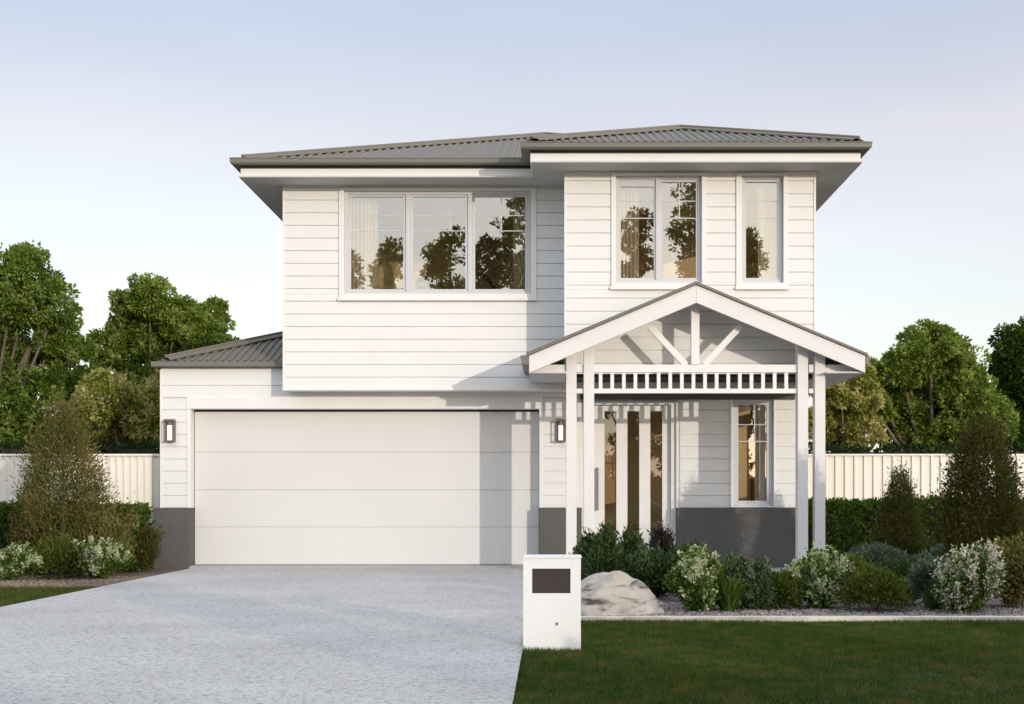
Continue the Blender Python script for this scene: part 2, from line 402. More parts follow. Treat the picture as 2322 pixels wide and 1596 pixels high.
# other walls
def side(name, x0, x1, y0, y1, z0, z1, mm='wall'):
    q = MB(); q.box(x0, x1, y0, y1, z0, z1); return q.build(name, M[mm], house)
def sideboards(x, sgn, y0, y1, z0, z1, pitch=.17, hole_=None):
    if hole_:
        a, b, c, d = hole_     # unseen side window, added to let light into the rooms
        q = MB()
        for (ya, yb, za, zb) in ((y0, a, z0, z1), (b, y1, z0, z1), (a, b, z0, c), (a, b, d, z1)):
            q.box(min(x, x-sgn*.18), max(x, x-sgn*.18), ya, yb, za, zb)
            z = z0
            while z < z1-.02:
                l_, h_ = max(z+.006, za), min(z+pitch-.005, zb)
                if h_-l_ > .01: q.box(min(x, x+sgn*.014), max(x, x+sgn*.014), ya, yb, l_, h_)
                z += pitch
        o = q.build('wall', M['wall'], house)
        g = MB(); xx = x-sgn*.08
        g.box(xx-.02, xx+.02, a, a+.05, c, d); g.box(xx-.02, xx+.02, b-.05, b, c, d); g.box(xx-.02, xx+.02, a+.05, b-.05, c, c+.05); g.box(xx-.02, xx+.02, a+.05, b-.05, d-.05, d); g.box(xx-.02, xx+.02, (a+b)/2-.03, (a+b)/2+.03, c+.05, d-.05)
        g.build('window', M['frame'], house)
        return o
    q = MB(); z = z0
    q.box(min(x, x-sgn*.18), max(x, x-sgn*.18), y0, y1, z0, z1)
    while z < z1-.02:
        q.box(min(x, x+sgn*.014), max(x, x+sgn*.014), y0, y1, z+.006, min(z+pitch-.005, z1)); z += pitch
    return q.build('wall', M['wall'], house)
sideboards(XL+.014, -1, YG+.2, YB, zp, ztg); sideboards(XR-.014, 1, YG+.2, YB, zp, 2.3, hole_=(19.9, 22.2, .95, 2.2))
sideboards(UL+.014, -1, YU1+.2, YB, Z1, 5.17, hole_=(19.4, 21.2, 3.3, 5.0)); sideboards(XR-.014, 1, YU2+.2, YB, Z2, 5.17, hole_=(18.7, 20.8, 3.3, 5.0))
side('wall', U2L, U2L+.15, YU2+.2, YU1-.001, Z2, 5.17)
side('wall', XL, XR, YB, YB+.2, -.2, 5.17)
# floors and inner rooms
side('upper_floor', UL+.02, XR-.02, YU1+.02, YB, Z1-.01, Z1+.24, 'wall')
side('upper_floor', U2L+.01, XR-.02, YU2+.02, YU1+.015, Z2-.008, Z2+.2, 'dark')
m = MB()
m.box(UL+.2, XR-.2, YU1+2.6, YU1+2.7, Z1+.24, 5.17)          # back wall of upper rooms
m.box(U2L+.02, U2L+.12, YU1+.2, YU1+2.6, Z1+.24, 5.17)
m.box(.35, XR-.2, YD+2.9, YD+3.0, 0, 2.4)
m.box(-.12, -.02, YD+.2, YD+4.0, 0, 2.4)
m.build('interior_wall', M['interior'], house)
side('interior_floor', -.0, XR-.2, YG+.21, YB, .0, .02, 'floorwood')
side('interior_ceiling', UL+.2, XR-.2, YU1+.21, YB, 5.12, 5.17, 'interior')
side('interior_ceiling', U2L+.16, XR-.2, YU2+.21, YU1+.209, 5.12, 5.17, 'interior')

# windows
window(YU1, W1, (924, 1065), {1: 1020, 2: 1136}, trim=T1, hb=(486, 521), sash=6)
window(YU2, W2, (1492,), {1: 1541}, (0,), trim=T2, hb=(453, 492), sash=4)
window(YU2, W3, (), {}, (), trim=T3, hb=(453, 492), sash=4)
fr4 = window(YG, W4, (), {0: 1712}, (), trim=T4, hb=(962, 1000), sash=7, sill=False)

# garage door: four sectional panels
m = MB()
rows = [927, 1025.5, 1111, 1195, 1283]
gx0, gx1 = GO[0]+.005, GO[1]-.005
for a, b in zip(rows, rows[1:]):
    zt_, zb_ = Z(a, YD), Z(b, YD)
    if a == 927: zt_ = GO[3]-.022
    if b == 1283: zb_ = .006
    m.box(gx0, gx1, YD, YD+.04, zb_+.005, zt_-.005)
gd = m.build('garage_door', M['garage'], house, bevel=.005)
m = MB(); m.box(gx0, gx1, YD+.012, YD+.03, .004, GO[3]-.024); m.build('panel_joint', M['garage'], gd)
m = MB(); m.box(gx0, gx1, YD+.002, YD+.03, 0, .0055); m.build('rubber_seal', M['blackwood'], gd)
side('garage_lining', GO[0]-.1, GO[1]+.1, YD+.06, YD+.1, 0, 2.4, 'blackwood')

# front door
dz = DO[3]
m = MB()
m.box(DO[0], DO[0]+.04, YG+.06, YG+.2, .0, dz); m.box(DO[1]-.07, DO[1], YG+.06, YG+.2, .0, dz)
m.box(DO[0]+.04, DO[1]-.07, YG+.06, YG+.2, dz-.035, dz)
m.build('door_frame', M['trim'], house, bevel=.004)
Yd = YG+.14
dx0, dx1 = DO[0]+.044, DO[1]-.074
strips = [(1370, 1397), (1422, 1449), (1474, 1501)]
gz0, gz1 = Z(1243, Yd), Z(932, Yd)
hs = [(X(a, Yd), X(b, Yd), gz0, gz1) for a, b in strips]
m = MB()
for r in subtract(dx0, dx1, .01, dz-.04, hs): m.box(r[0], r[1], Yd, Yd+.045, r[2], r[3])
door = m.build('front_door', M['trim'], house)
for h in hs:
    q = MB(); q.quad((h[0], Yd+.02, h[2]), (h[1], Yd+.02, h[2]), (h[1], Yd+.02, h[3]), (h[0], Yd+.02, h[3]))
    q.build('glass_pane', M['door_glass'], door)
q = MB(); hx = X(1353.5, Yd)
q.box(hx-.018, hx+.018, Yd-.07, Yd-.045, Z(1157, Yd), Z(1060, Yd))
for zz in (Z(1145, Yd), Z(1072, Yd)): q.box(hx-.009, hx+.009, Yd-.0455, Yd, zz-.01, zz+.01)
q.build('handle', M['handle'], door, bevel=.003)
side('door_threshold', DO[0], DO[1], YG-.02, YG+.2, -.05, .004, 'slab')
# dark header over the entry
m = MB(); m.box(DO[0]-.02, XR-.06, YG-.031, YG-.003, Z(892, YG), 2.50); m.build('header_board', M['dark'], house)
m = MB(); m.box(DO[0]-.02, XR-.06, YG-.03, YG-.003, Z(906, YG), Z(892, YG)-.001); m.build('header_board', M['plinth'], house)
m = MB(); m.box(DO[0]-.01, DO[1]+.02, YG-.034, YG-.003, dz+.0, Z(906, YG)-.002); m.build('header_trim', M['handle'], house)

# ------------------------------------------------------------------ roofs
def slope_pts(u, v, o, du, dv, z0, p): return (o[0]+du[0]*u+dv[0]*v, o[1]+du[1]*u+dv[1]*v, z0+p*v)
def roof_slope(m, o, du, dv, W, vmax, z0, p, period=.104, amp=.02, vmin=None):
    prof = ((0, 0), (.5, 0), (.62, 1), (.88, 1))
    us = [0.0]; hs_ = [0.0]; k = 0
    while k*period < W:
        for a, h in prof:
            uu = (k+a)*period
            if 0 < uu < W: us.append(uu); hs_.append(h*amp)
        k += 1
    us.append(W); hs_.append(0.0)
    for i in range(len(us)-1):
        a, b = us[i], us[i+1]; ha, hb = hs_[i], hs_[i+1]
        va, vb = vmax(a), vmax(b); na, nb = (vmin(a), vmin(b)) if vmin else (0, 0)
        P = []
        for u_, v_, h_ in ((a, na, ha), (b, nb, hb), (b, vb, hb), (a, va, ha)):
            q = slope_pts(u_, v_, o, du, dv, z0, p); P.append((q[0], q[1], q[2]+h_))
        m.quad(*P)
def cap(m, a, b, wdt=.13, lift=.03):
    a = Vector(a); b = Vector(b); d = (b-a).normalized(); a = a+d*.14; s = d.cross(Vector((0,0,1))).normalized()*wdt
    up = Vector((0,0,lift)); dn = Vector((0,0,-.03))
    for sg in (1, -1):
        P = [a+up, b+up, b+s*sg+dn+up*.6, a+s*sg+dn+up*.6]
        if sg < 0: P.reverse()
        m.quad(*[tuple(p) for p in P])
        # rolled edge
        Q = [a+s*sg+dn+up*.6, b+s*sg+dn+up*.6, b+s*sg+dn+up*.6-Vector((0,0,.018)), a+s*sg+dn+up*.6-Vector((0,0,.018))]
        m.quad(*[tuple(p) for p in Q])
    m.tube([a+up, b+up], [.022, .022], 6)
ez = H + 4.400; pt = .335
ox0, ox1 = -4.19, 3.985                     # outer roof sheet edges
m = MB(); Wm = ox1-ox0; hw = Wm/2
Y0 = 18.32
roof_slope(m, (ox0, Y0), (1,0), (0,1), Wm, lambda u: min(u, Wm-u), ez, pt)
roof_slope(m, (ox0, 29.5), (0,-1), (1,0), 29.5-Y0, lambda u: min(hw, 29.5-Y0-u, u), ez, pt)
roof_slope(m, (ox1, Y0), (0,1), (-1,0), 29.5-Y0, lambda u: min(hw, 29.5-Y0-u, u), ez, pt)
roof_slope(m, (ox1, 29.5), (-1,0), (0,-1), Wm, lambda u: min(u, Wm-u), ez, pt)
# projecting wing
wx0 = -.35; Wu = ox1-wx0; hu = Wu/2; Yw = 17.50; ez2 = ez+.035
roof_slope(m, (wx0, Yw), (1,0), (0,1), Wu, lambda u: min(u, Wu-u), ez2, pt)
roof_slope(m, (wx0, 22.0), (0,-1), (1,0), 22.0-Yw, lambda u: min(hu, 22.0-Yw-u), ez2, pt)
roof_slope(m, (ox1, Yw), (0,1), (-1,0), 22.0-Yw, lambda u: min(hu, u), ez2, pt)
rf = m.build('roof', M['roof'], house)
m = MB(); zr = ez + pt*hw + .02
cx = (ox0+ox1)/2
cap(m, (ox0, Y0, ez+.02), (cx, Y0+hw, zr)); cap(m, (ox1, Y0, ez+.02), (cx, Y0+hw, zr)); cap(m, (cx, Y0+hw, zr), (cx, 29.5-hw, zr))
wr = ez2 + pt*hu + .02; wc = (wx0+ox1)/2
cap(m, (wx0, Yw, ez2+.02), (wc, Yw+hu, wr)); cap(m, (ox1, Yw, ez2+.02), (wc, Yw+hu, wr)); cap(m, (wc, Yw+hu, wr), (wc, Yw+hu+2.2, wr))
m.build('ridge_capping', M['roof'], rf)
# gutters: swept profile along an axis-aligned path, offset outward (to the left of travel is inside)
def sweep(m, path, prof, closed=False):
    n = len(path); off = []
    for i in range(n):
        ns = []
        for a, b in ((i-1, i), (i, i+1)):
            if closed: a %= n; b %= n
            if a < 0 or b >= n: continue
            d = Vector((path[b][0]-path[a][0], path[b][1]-path[a][1])).normalized(); ns.append(Vector((d.y, -d.x)))
        v = ns[0] if len(ns) == 1 else (ns[0]+ns[1]) if ns[0].dot(ns[1]) < .9 else ns[0]
        off.append(v)
    base = len(m.v); k = len(prof)
    for (x, y), o in zip(path, off):
        for d, z in prof: m.v.append((x+o.x*d, y+o.y*d, z))
    for i in range(n-1 if not closed else n):
        j = (i+1) % n
        for a in range(k):
            b = (a+1) % k
            m.f.append((base+i*k+a, base+j*k+a, base+j*k+b, base+i*k+b))
    if not closed:
        m.f.append(tuple(base+a for a in range(k))); m.f.append(tuple(base+(n-1)*k+a for a in range(k-1, -1, -1)))
gz0_, gz1_ = H+4.312, H+4.432
path = [(-4.108, 29.4), (-4.108, 18.40), (-.267, 18.40), (-.267, 17.58), (3.902, 17.58), (3.902, 29.4)]
gb_ = gz0_+.036
gp = [(0, gb_), (.10, gb_), (.118, gb_+.02), (.118, gz1_-.014), (.124, gz1_-.010), (.124, gz1_), (0, gz1_)]
m = MB(); sweep(m, path, gp); m.build('gutter', M['gutter'], rf)
m = MB(); sweep(m, path, [(-.02, gz0_), (-.006, gz0_), (-.006, gb_-.001), (-.02, gb_-.001)]); m.build('eave_shade_strip', M['slot'], rf)  # dark colour stands in for the shade under the gutter
m = MB(); sweep(m, path, [(-.02, ZS+.0005), (-.0, ZS+.0005), (-.0, gz0_-.001), (-.02, gz0_-.001)]); m.build('fascia', M['trim'], rf)
m = MB()
m.slab([(-4.128, 18.38), (-.247, 18.38), (-.247, 17.56), (3.922, 17.56), (3.922, 29.4), (-4.128, 29.4)][::1], ZS, ZS+.02)
# raise bottom by fascia lip
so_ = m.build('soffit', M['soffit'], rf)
# garage roof (left), hip against the upper box
gx = -5.445; gy = 19.17; gez = Z(820, 19.13); gpz = .36
m = MB()
Wg = UL+.25-gx
roof_slope(m, (gx, gy), (1,0), (0,1), Wg, lambda u: min(u, 99), gez, gpz)
roof_slope(m, (gx, YB), (0,-1), (1,0), YB-gy, lambda u: min(Wg, YB-gy-u), gez, gpz)
grf = m.build('roof', M['roof'], house)
m = MB(); cap(m, (gx, gy, gez+.02), (gx+Wg, gy+Wg, gez+gpz*Wg+.02)); m.build('ridge_capping', M['roof'], grf)
m = MB(); z0_, z1_ = Z(832, 19.13), Z(821, 19.13)+.012
sweep(m, [(XL-.012, YB), (XL-.012, YG-.022), (UL-.012+.3, YG-.022)], [(0, z0_), (.075, z0_), (.09, z0_+.015), (.09, z1_), (0, z1_)])
m.build('gutter', M['gutter'], grf)

# ------------------------------------------------------------------ porch
Yb = 17.30; Yp = 17.50
apx = X(1578.5, Yb); apz = Z(645.5, Yb); el, er = X(1199, Yb), X(1961, Yb); ezp = Z(806, Yb)
bt = .215                                  # barge depth, vertical
m = MB()
m.prism([(el, ezp-bt), (apx, apz-bt-.01), (apx, apz), (el, ezp)], Yb, Yb+.045)
m.prism([(apx+.001, apz-bt-.01), (er, ezp-bt), (er, ezp), (apx+.001, apz)], Yb, Yb+.045)
porch_roof = None
sl_ = (apz-ezp)/((er-el)/2)
# roof sheets
m2 = MB()
for (xe, dxs, yend) in ((el-.03, 1, YU1-.002), (er+.03, -1, 20.2)):
    Wp = abs(apx-xe)
    zb_ = apz - sl_*Wp + .03
    L = yend-(Yb-.03)
    # where it meets the upper right wall the sheet stops at that wall
    n = int(L/.104)
    segs = []
    if dxs == 1:
        roof_slope(m2, (xe, Yb-.03), (0,1), (1,0), YU2-.016-(Yb-.03), lambda u: Wp, zb_, sl_)
        roof_slope(m2, (xe, YU2-.016), (0,1), (1,0), YU1-.02-YU2+.016, lambda u: U2L-.01-xe, zb_, sl_)
    else:
        roof_slope(m2, (xe, Yb-.03), (0,1), (-1,0), YU2-.016-(Yb-.03), lambda u: Wp, zb_, sl_)
        roof_slope(m2, (xe, YU2-.016), (0,1), (-1,0), 20.2-YU2+.016, lambda u: xe-XR-.012, zb_, sl_)
proof = m2.build('roof', M['roof'], house)
m.build('barge_board', M['post'], proof, bevel=.004)
m = MB()   # thin metal flashing on the barge top
for a, b in (((el-.03, ezp-.01), (apx, apz)), ((apx, apz), (er+.03, ezp-.01))):
    m.prism([(a[0], a[1]+.004), (b[0], b[1]+.004), (b[0], b[1]+.035), (a[0], a[1]+.035)], Yb-.028, Yb+.06)
m.build('flashing', M['gutter'], proof)
m = MB()   # sheet under the roof (lining) following the slope
for a, b, y1 in (((el+.0, ezp-.012), (apx, apz-.02), YU2-.02), ((apx, apz-.02), (er, ezp-.012), YU2-.02)):
    m.prism([(a[0], a[1]-.03), (b[0], b[1]-.03), (b[0], b[1]-.008), (a[0], a[1]-.008)], Yb+.046, y1)
m.build('lining', M['trim'], proof)
m = MB()   # flat eave soffits left and right
zq = ezp-bt
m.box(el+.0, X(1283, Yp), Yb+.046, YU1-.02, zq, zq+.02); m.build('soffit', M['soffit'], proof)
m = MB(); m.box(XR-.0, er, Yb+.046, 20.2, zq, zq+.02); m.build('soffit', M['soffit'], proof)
m = MB(); z0_, z1_ = ezp-.11, ezp-.0
sweep(m, [(el, YU1-.02), (el, Yb+.0)], [(0, z0_), (.07, z0_), (.095, z0_+.03), (.11, z1_), (0, z1_)][::1]); m.build('gutter', M['gutter'], proof); m = MB()
sweep(m, [(er, Yb+.0), (er, 20.2)], [(0, z0_), (.0-.0+.045, z0_), (.055, z0_+.03), (.06, z1_), (0, z1_)])
m.build('gutter', M['gutter'], proof)
# fascia behind gutters
m = MB(); m.box(el+.001, el+.02, Yb+.046, YU1-.02, zq+.021, ezp-.06); m.build('fascia', M['trim'], proof); m = MB(); m.box(er-.02, er-.001, Yb+.046, 20.2, zq+.021, ezp-.06); m.build('fascia', M['trim'], proof)
# porch ceiling under the upper right box
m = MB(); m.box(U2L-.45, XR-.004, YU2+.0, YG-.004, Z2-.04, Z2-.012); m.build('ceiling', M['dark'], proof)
# posts
pw = .132
posts = [(1283, 812), (1323, 796), (1808, 796), (1847, 806)]
for px_, top in posts:
    x0 = X(px_, Yp); xc = x0+pw/2
    zt_ = apz - sl_*abs(xc-apx) - .10
    q = MB(); q.box(x0, x0+pw, Yp, Yp+.165, -.05, zt_)
    pl = MB(); pl.box(x0-.012, x0+pw+.012, Yp-.012, Yp+.177, -.05, .03)
    po = q.build('post', M['post'], house, bevel=.006)
    pl.build('post_base', M['handle'], po)
# truss and valance
vx0, vx1 = X(1345, Yp), X(1808, Yp)
rail_t0, rail_t1 = Z(843.5, Yp), Z(826, Yp)
rb0, rb1 = Z(891, Yp), Z(880.5, Yp)
m = MB()
yy0, yy1 = Yp+.035, Yp+.095
gap1 = (X(1307, Yp), X(1323, Yp)); gap2 = (X(1835, Yp), X(1847, Yp))
spans = [(el+.05, X(1283, Yp)), gap1, (vx0, vx1), gap2, (X(1872, Yp)-.0, er-.06)]
for a, b in spans: m.box(a, b, yy0, yy1, rail_t0, rail_t1)
for a, b in (gap1, (vx0, vx1), gap2): m.box(a, b, yy0, yy1, rb0, rb1)
val = m.build('valance', M['trim'], house, bevel=.003)
nb = 17; per = (vx1-vx0)/(nb+.55)
for k in range(nb):
    xb = vx0 + per*(k+.78)-.022
    q = MB(); q.box(xb-.022, xb+.022, yy0+.012, yy1-.012, rb1, rail_t0); q.build('batten', M['trim'], val)
m = MB()
kx = X(1576.5, Yp)
m.box(kx-.052, kx+.052, yy0-.012, yy1+.02, rail_t1, apz-bt-.02)
truss = m.build('truss_post', M['trim'], house, bevel=.004)
def strut(x0, z0, x1, z1, wd=.078):
    d = Vector((x1-x0, z1-z0)).normalized(); n_ = Vector((-d.y, d.x))*wd/2
    q = MB(); pts = [(x0+n_.x, z0+n_.y), (x0-n_.x, z0-n_.y), (x1-n_.x, z1-n_.y), (x1+n_.x, z1+n_.y)]
    q.prism(pts, yy0+.002, yy1-.002); q.build('truss_strut', M['trim'], house, bevel=.003)
for s_ in (-1, 1):
    x_out = kx + s_*(X(1576.5, Yp)-X(1472, Yp)); x_in = kx + s_*(X(1576.5, Yp)-X(1556, Yp))
    strut(x_in, rail_t1-.005, x_out, Z(737, Yp), .078)

# ------------------------------------------------------------------ wall lamps
def lamp(px_, first=None):
    Yl = YG-.12; x0 = X(px_, YG); zt_, zb_ = Z(951, YG), Z(1002, YG); wd = .155
    e = empty('wall_lamp', (x0+wd/2, YG-.02, zb_), '', 'wall lamp', 'bronze box wall lamps beside the garage')
    m = MB(); m.box(x0+.03, x0+wd-.03, YG-.02, YG-.0045, zb_, zt_); m.build('back_plate', M['bronze'], e)
    m = MB(); y0, y1 = Yl-.0, YG-.02
    m.box(x0+.005, x0+wd-.005, y0, y1, zt_-.03, zt_); m.box(x0+.005, x0+wd-.005, y0, y1, zb_, zb_+.022)
    for xx in (x0+.005, x0+wd-.021): 
        m.box(xx, xx+.016, y0, y0+.016, zb_+.022, zt_-.03); m.box(xx, xx+.016, y1-.016, y1, zb_+.022, zt_-.03)
    m.build('lamp_frame', M['bronze'], e, bevel=.002)
    m = MB(); m.tube([(x0+wd/2, (y0+y1)/2, zb_+.024), (x0+wd/2, (y0+y1)/2, zt_-.085)], [.03, .03], 16); m.build('lamp_glass', M['lamp_glass'], e, smooth=False)
    m = MB(); m.tube([(x0+wd/2, (y0+y1)/2, zt_-.084), (x0+wd/2, (y0+y1)/2, zt_-.03)], [.033, .033], 16); m.build('lamp_socket', M['bronze'], e)
    return e
lamp(375)['label'] = 'bronze box wall lamp with lit tube on the wall left of the garage door'
lamp(1258)['label'] = 'bronze box wall lamp with lit tube between garage door and porch post'

# ------------------------------------------------------------------ things seen inside
def curtain(px0, px1, Y, ptop, pbot, label, mm='sheer', wav=.05, off=.30):
    Yc = Y+off; x0, x1 = X(px0, Yc), X(px1, Yc); zt_, zb_ = Z(ptop, Y)+.06, Z(pbot, Y)-.1
    m = MB(); n = 60; rng = random.Random(int(px0))
    xs = [x0+(x1-x0)*i/n for i in range(n+1)]; ph = rng.random()*6
    ys = [Yc+.028*math.sin(ph+(x-x0)/wav*2*math.pi)+.01*math.sin(ph+(x-x0)/wav*5) for x in xs]
    for i in range(n):
        m.quad((xs[i], ys[i], zb_), (xs[i+1], ys[i+1], zb_), (xs[i+1], ys[i+1], zt_), (xs[i], ys[i], zt_))
    o = m.build('curtain', M[mm], smooth=True); tag(o, label, 'curtain', 'curtains behind the windows'); return o
curtain(775, 858, YU1, 432, 666, 'white sheer curtain at the left end of the three-pane upper window')
curtain(1163, 1215, YU1, 432, 666, 'white sheer curtain at the right end of the three-pane upper window')
curtain(1390, 1448, YU2, 398, 641, 'white sheer curtain behind the left pane of the two-pane upper window')
curtain(1717, 1772, YU2, 398, 641, 'white sheer curtain behind the narrow single-pane upper window')
curtain(1722, 1760, YG, 905, 1147, 'pale sheer curtain at the right of the ground floor window')
curtain(1699, 1719, YG, 905, 1147, 'terracotta drape hanging in the ground floor window', 'rust', off=.26)
def puff(name, cx_, cy_, cz_, w_, h_, d_, mm, tilt=0, rotz=0):
    """pillow form"""
    m = MB(); n = 12; idx = {}
    for side_ in (1, -1):
        for i in range(n+1):
            for j in range(n+1):
                u, v = i/n*2-1, j/n*2-1
                t = max(0, (1-u**4)*(1-v**4))**.5
                pin = 1-.08*(1-abs(u)**2)*0 - .07*(u*u*(1-v*v)+v*v*(1-u*u))
                p = Vector((u*w_/2*pin, side_*t*d_/2, v*h_/2*pin))
                p = Matrix.Rotation(tilt, 3, 'Y') @ p; p = Matrix.Rotation(rotz, 3, 'Z') @ p
                m.v.append((cx_+p.x, cy_+p.y, cz_+p.z))
    k = (n+1)*(n+1)
    for s_ in range(2):
        for i in range(n):
            for j in range(n):
                a = s_*k+i*(n+1)+j; f = (a, a+n+1, a+n+2, a+1); m.f.append(f if s_ == 1 else f[::-1])
    return m.build(name, M[mm], smooth=True)
zf = Z1+.60
def sofa(x0, x1, y, z, label, seat_h=.42, back_h=.85):
    e = empty('sofa', ((x0+x1)/2, y, z), label, 'sofa')
    m = MB(); m.box(x0+.18, x1-.18, y-.4, y+.3, z+.25, z+seat_h); m.build('seat', M['sofa'], e, bevel=.04)
    m = MB(); m.box(x0+.18, x1-.18, y+.3, y+.5, z+.1, z+back_h); m.build('backrest', M['sofa'], e, bevel=.05)
    for a in (x0, x1-.18):
        m = MB(); m.box(a, a+.179, y-.4, y+.5, z+.1, z+.62); m.build('armrest', M['sofa'], e, bevel=.04)
    m = MB(); m.box(x0+.02, x1-.02, y-.38, y+.48, z+.05, z+.0995); m.build('sofa_base', M['blackwood'], e)
    return e
# bed head and cushions behind the upper left window; their tops show above the sill
Yi = YU1+.95
side('upper_floor', UL+.2, U2L, YU1+.2, YU1+2.6, Z1+.241, zf, 'floorwood')
sofa(X(820, Yi), X(960, Yi)+.2, Yi+.1, zf, 'cream upholstered day bed behind the left pane of the upper window', .78, 1.02)
c1 = puff('cushion', X(878, Yi-.2), Yi-.25, zf+.98, .44, .44, .16, 'cushion', R(38), R(10)); tag(c1, 'cream cushion standing on its corner in the left upper pane', 'cushion', 'cushions')
c2 = puff('cushion', X(912, Yi-.2), Yi-.2, zf+.97, .42, .42, .15, 'cushion', R(20), R(-12)); tag(c2, 'cream cushion behind the first, beside the window mullion', 'cushion', 'cushions')
def armchair(xc, y, z, label):
    e = empty('armchair', (xc, y, z), label, 'armchair')
    m = MB(); m.box(xc-.28, xc+.28, y-.28, y+.28, z+.36, z+.46); m.build('seat', M['cushion'], e, bevel=.03)
    m = MB()
    n = 14
    for i in range(n):
        a0, a1 = math.pi*i/n, math.pi*(i+1)/n
        for r0, r1 in ((.30, .36),):
            m.prism([(xc+math.cos(a0)*r0, z+.86+math.sin(a0)*r0*.9), (xc+math.cos(a1)*r0, z+.86+math.sin(a1)*r0*.9),
                     (xc+math.cos(a1)*r1, z+.86+math.sin(a1)*r1*.9), (xc+math.cos(a0)*r1, z+.86+math.sin(a0)*r1*.9)][::-1], y+.20, y+.28)
    m.build('backrest', M['blackwood'], e)
    for sx in (-1, 1):
        for sy in (-1, 1):
            m = MB(); top = .88 if sy > 0 else .36
            m.tube([(xc+sx*.3, y+sy*.26-(.02 if sy>0 else 0), z), (xc+sx*.33 if sy>0 else xc+sx*.25, y+sy*.24, z+top)], [.018, .026], 8); m.build('leg', M['blackwood'], e)
    return e
armchair(X(1068, Yi), Yi, zf+.001, 'dark round-backed armchair seen through the middle pane of the upper window')
armchair(X(960, Yi+.5), Yi+.5, zf+.001, 'dark round-backed armchair beside the day bed in the upper window')
e = sofa(X(1110, Yi+.4), X(1190, Yi+.4)+.25, Yi+.3, zf, 'tan sofa behind the right pane of the upper window', .6, 1.12)
# hall sofa seen through the door
Yh = YD+1.15
sofa(X(1345, Yh), X(1560, Yh), Yh, 0, 'beige sofa in the hall seen through the front door glass', .46, .84)
for k, (cxx, lab) in enumerate(((1388, 'beige cushion on the hall sofa behind the first glass strip'), (1440, 'beige cushion on the hall sofa behind the middle glass strip'), (1488, 'beige cushion on the hall sofa behind the right glass strip'))):
    c = puff('cushion', X(cxx, Yh), Yh+.1, .66, .44, .42, .17, 'cushion', R((-8, 10, 24)[k])); tag(c, lab, 'cushion', 'cushions')

# ------------------------------------------------------------------ ground
GB = -.045    # garden beds
m = MB(); m.poly([(-300, -300, -.14), (300, -300, -.14), (300, 300, -.14), (-300, 300, -.14)])
gm = mat('ground_turf', (.045,.065,.02), .95, .3, .4, fine=.4, fscale=30)
structure(m.build('ground', gm))
DX0, DX1 = -4.82, -.185
m = MB(); m.box(DX0, DX1, -1.2, YD+.3, -.13, 0.0); m.box(GO[0]-.0, DX0-.0005, YG-.09, YD+.3, -.13, 0.0)
dr = m.build('driveway', M['drive']); structure(dr)
m = MB(); m.box(-60, 60, -12, -4.5, -.139, -.10); structure(m.build('road', M['asphalt']))
m = MB(); m.box(-60, 60, -4.4, -4.25, -.138, .02); m.box(-60, 60, -12.25, -12.1, -.138, .02); structure(m.build('kerb', M['concrete_edge']))
YE = 11.05
gravel = mat('garden_gravel', (.17,.148,.14), .95, .25, 5, .8, 140, fine=.5, fscale=110)
m = MB(); m.box(DX1+.001, 14, YE+.10, 22.4, -.138, GB); structure(m.build('gravel_bed', gravel))
mulch = mat('bark_mulch', (.15,.11,.08), .95, .3, 5, .8, 100, fine=.5, fscale=80)
m = MB(); m.box(-14, DX0-.001, 15.15, 22.4, -.138, GB); structure(m.build('mulch_bed', mulch))
m = MB(); m.box(DX1+.001, 14, YE, YE+.0995, -.138, .012); structure(m.build('concrete_edging', M['concrete_edge']))
m = MB(); m.box(.1, XR+.1, 17.2, YG, -.044, -.02); m.build('path', M['slab'])
bpy.data.objects['path']['kind'] = 'structure'
soil = mat('lawn_soil', (.035,.045,.016), .95, .3, 3, .5, 90, fine=.4, fscale=60)
m = MB(); m.box(DX1+.001, 14, -4.2, YE-.0005, -.138, -.03); structure(m.build('lawn', soil))
m = MB(); m.box(-14, DX0-.001, -4.2, 15.1495, -.138, -.03); structure(m.build('lawn', soil))

# ------------------------------------------------------------------ leaves and grass (numpy)
def fast_mesh(name, V, Fc, m_, parent=None):
    me = bpy.data.meshes.new(name); nv = len(V); nf = len(Fc); k = Fc.shape[1]
    me.vertices.add(nv); me.vertices.foreach_set('co', V.astype(np.float32).ravel())
    me.loops.add(nf*k); me.loops.foreach_set('vertex_index', Fc.astype(np.int32).ravel())
    me.polygons.add(nf); me.polygons.foreach_set('loop_start', np.arange(0, nf*k, k, dtype=np.int32))
    me.polygons.foreach_set('loop_total', np.full(nf, k, dtype=np.int32)); me.update(calc_edges=True)
    me.materials.append(m_)
    o = bpy.data.objects.new(name, me); COL.objects.link(o)
    if parent is not None:
        o.parent = parent; o.matrix_parent_inverse = Matrix.Translation(world_loc(parent)).inverted()
    return o
def unit(a): return a/np.maximum(np.linalg.norm(a, axis=1, keepdims=True), 1e-9)
def leaves_arrays(P, D, rng, L, asp=.5, lv=.35):
    """P base points, D direction of each leaf; folded rhombus leaves"""
    n = len(P); D = unit(D); r = unit(rng.normal(size=(n,3))); S = unit(np.cross(D, r)); N = np.cross(S, D)
    l = (L*(1+lv*rng.normal(size=(n,1)))).clip(L*.4); w_ = l*asp*.5
    base = P; mid = P+D*l*.45
    V = np.stack([base, mid+S*w_+N*w_*.35, P+D*l-N*l*.12, mid-S*w_+N*w_*.35], 1).reshape(-1, 3)
    i = np.arange(n)[:, None]*4
    Fc = np.concatenate([i+np.array([[0,1,2]]), i+np.array([[0,2,3]])], 0)
    return V, Fc
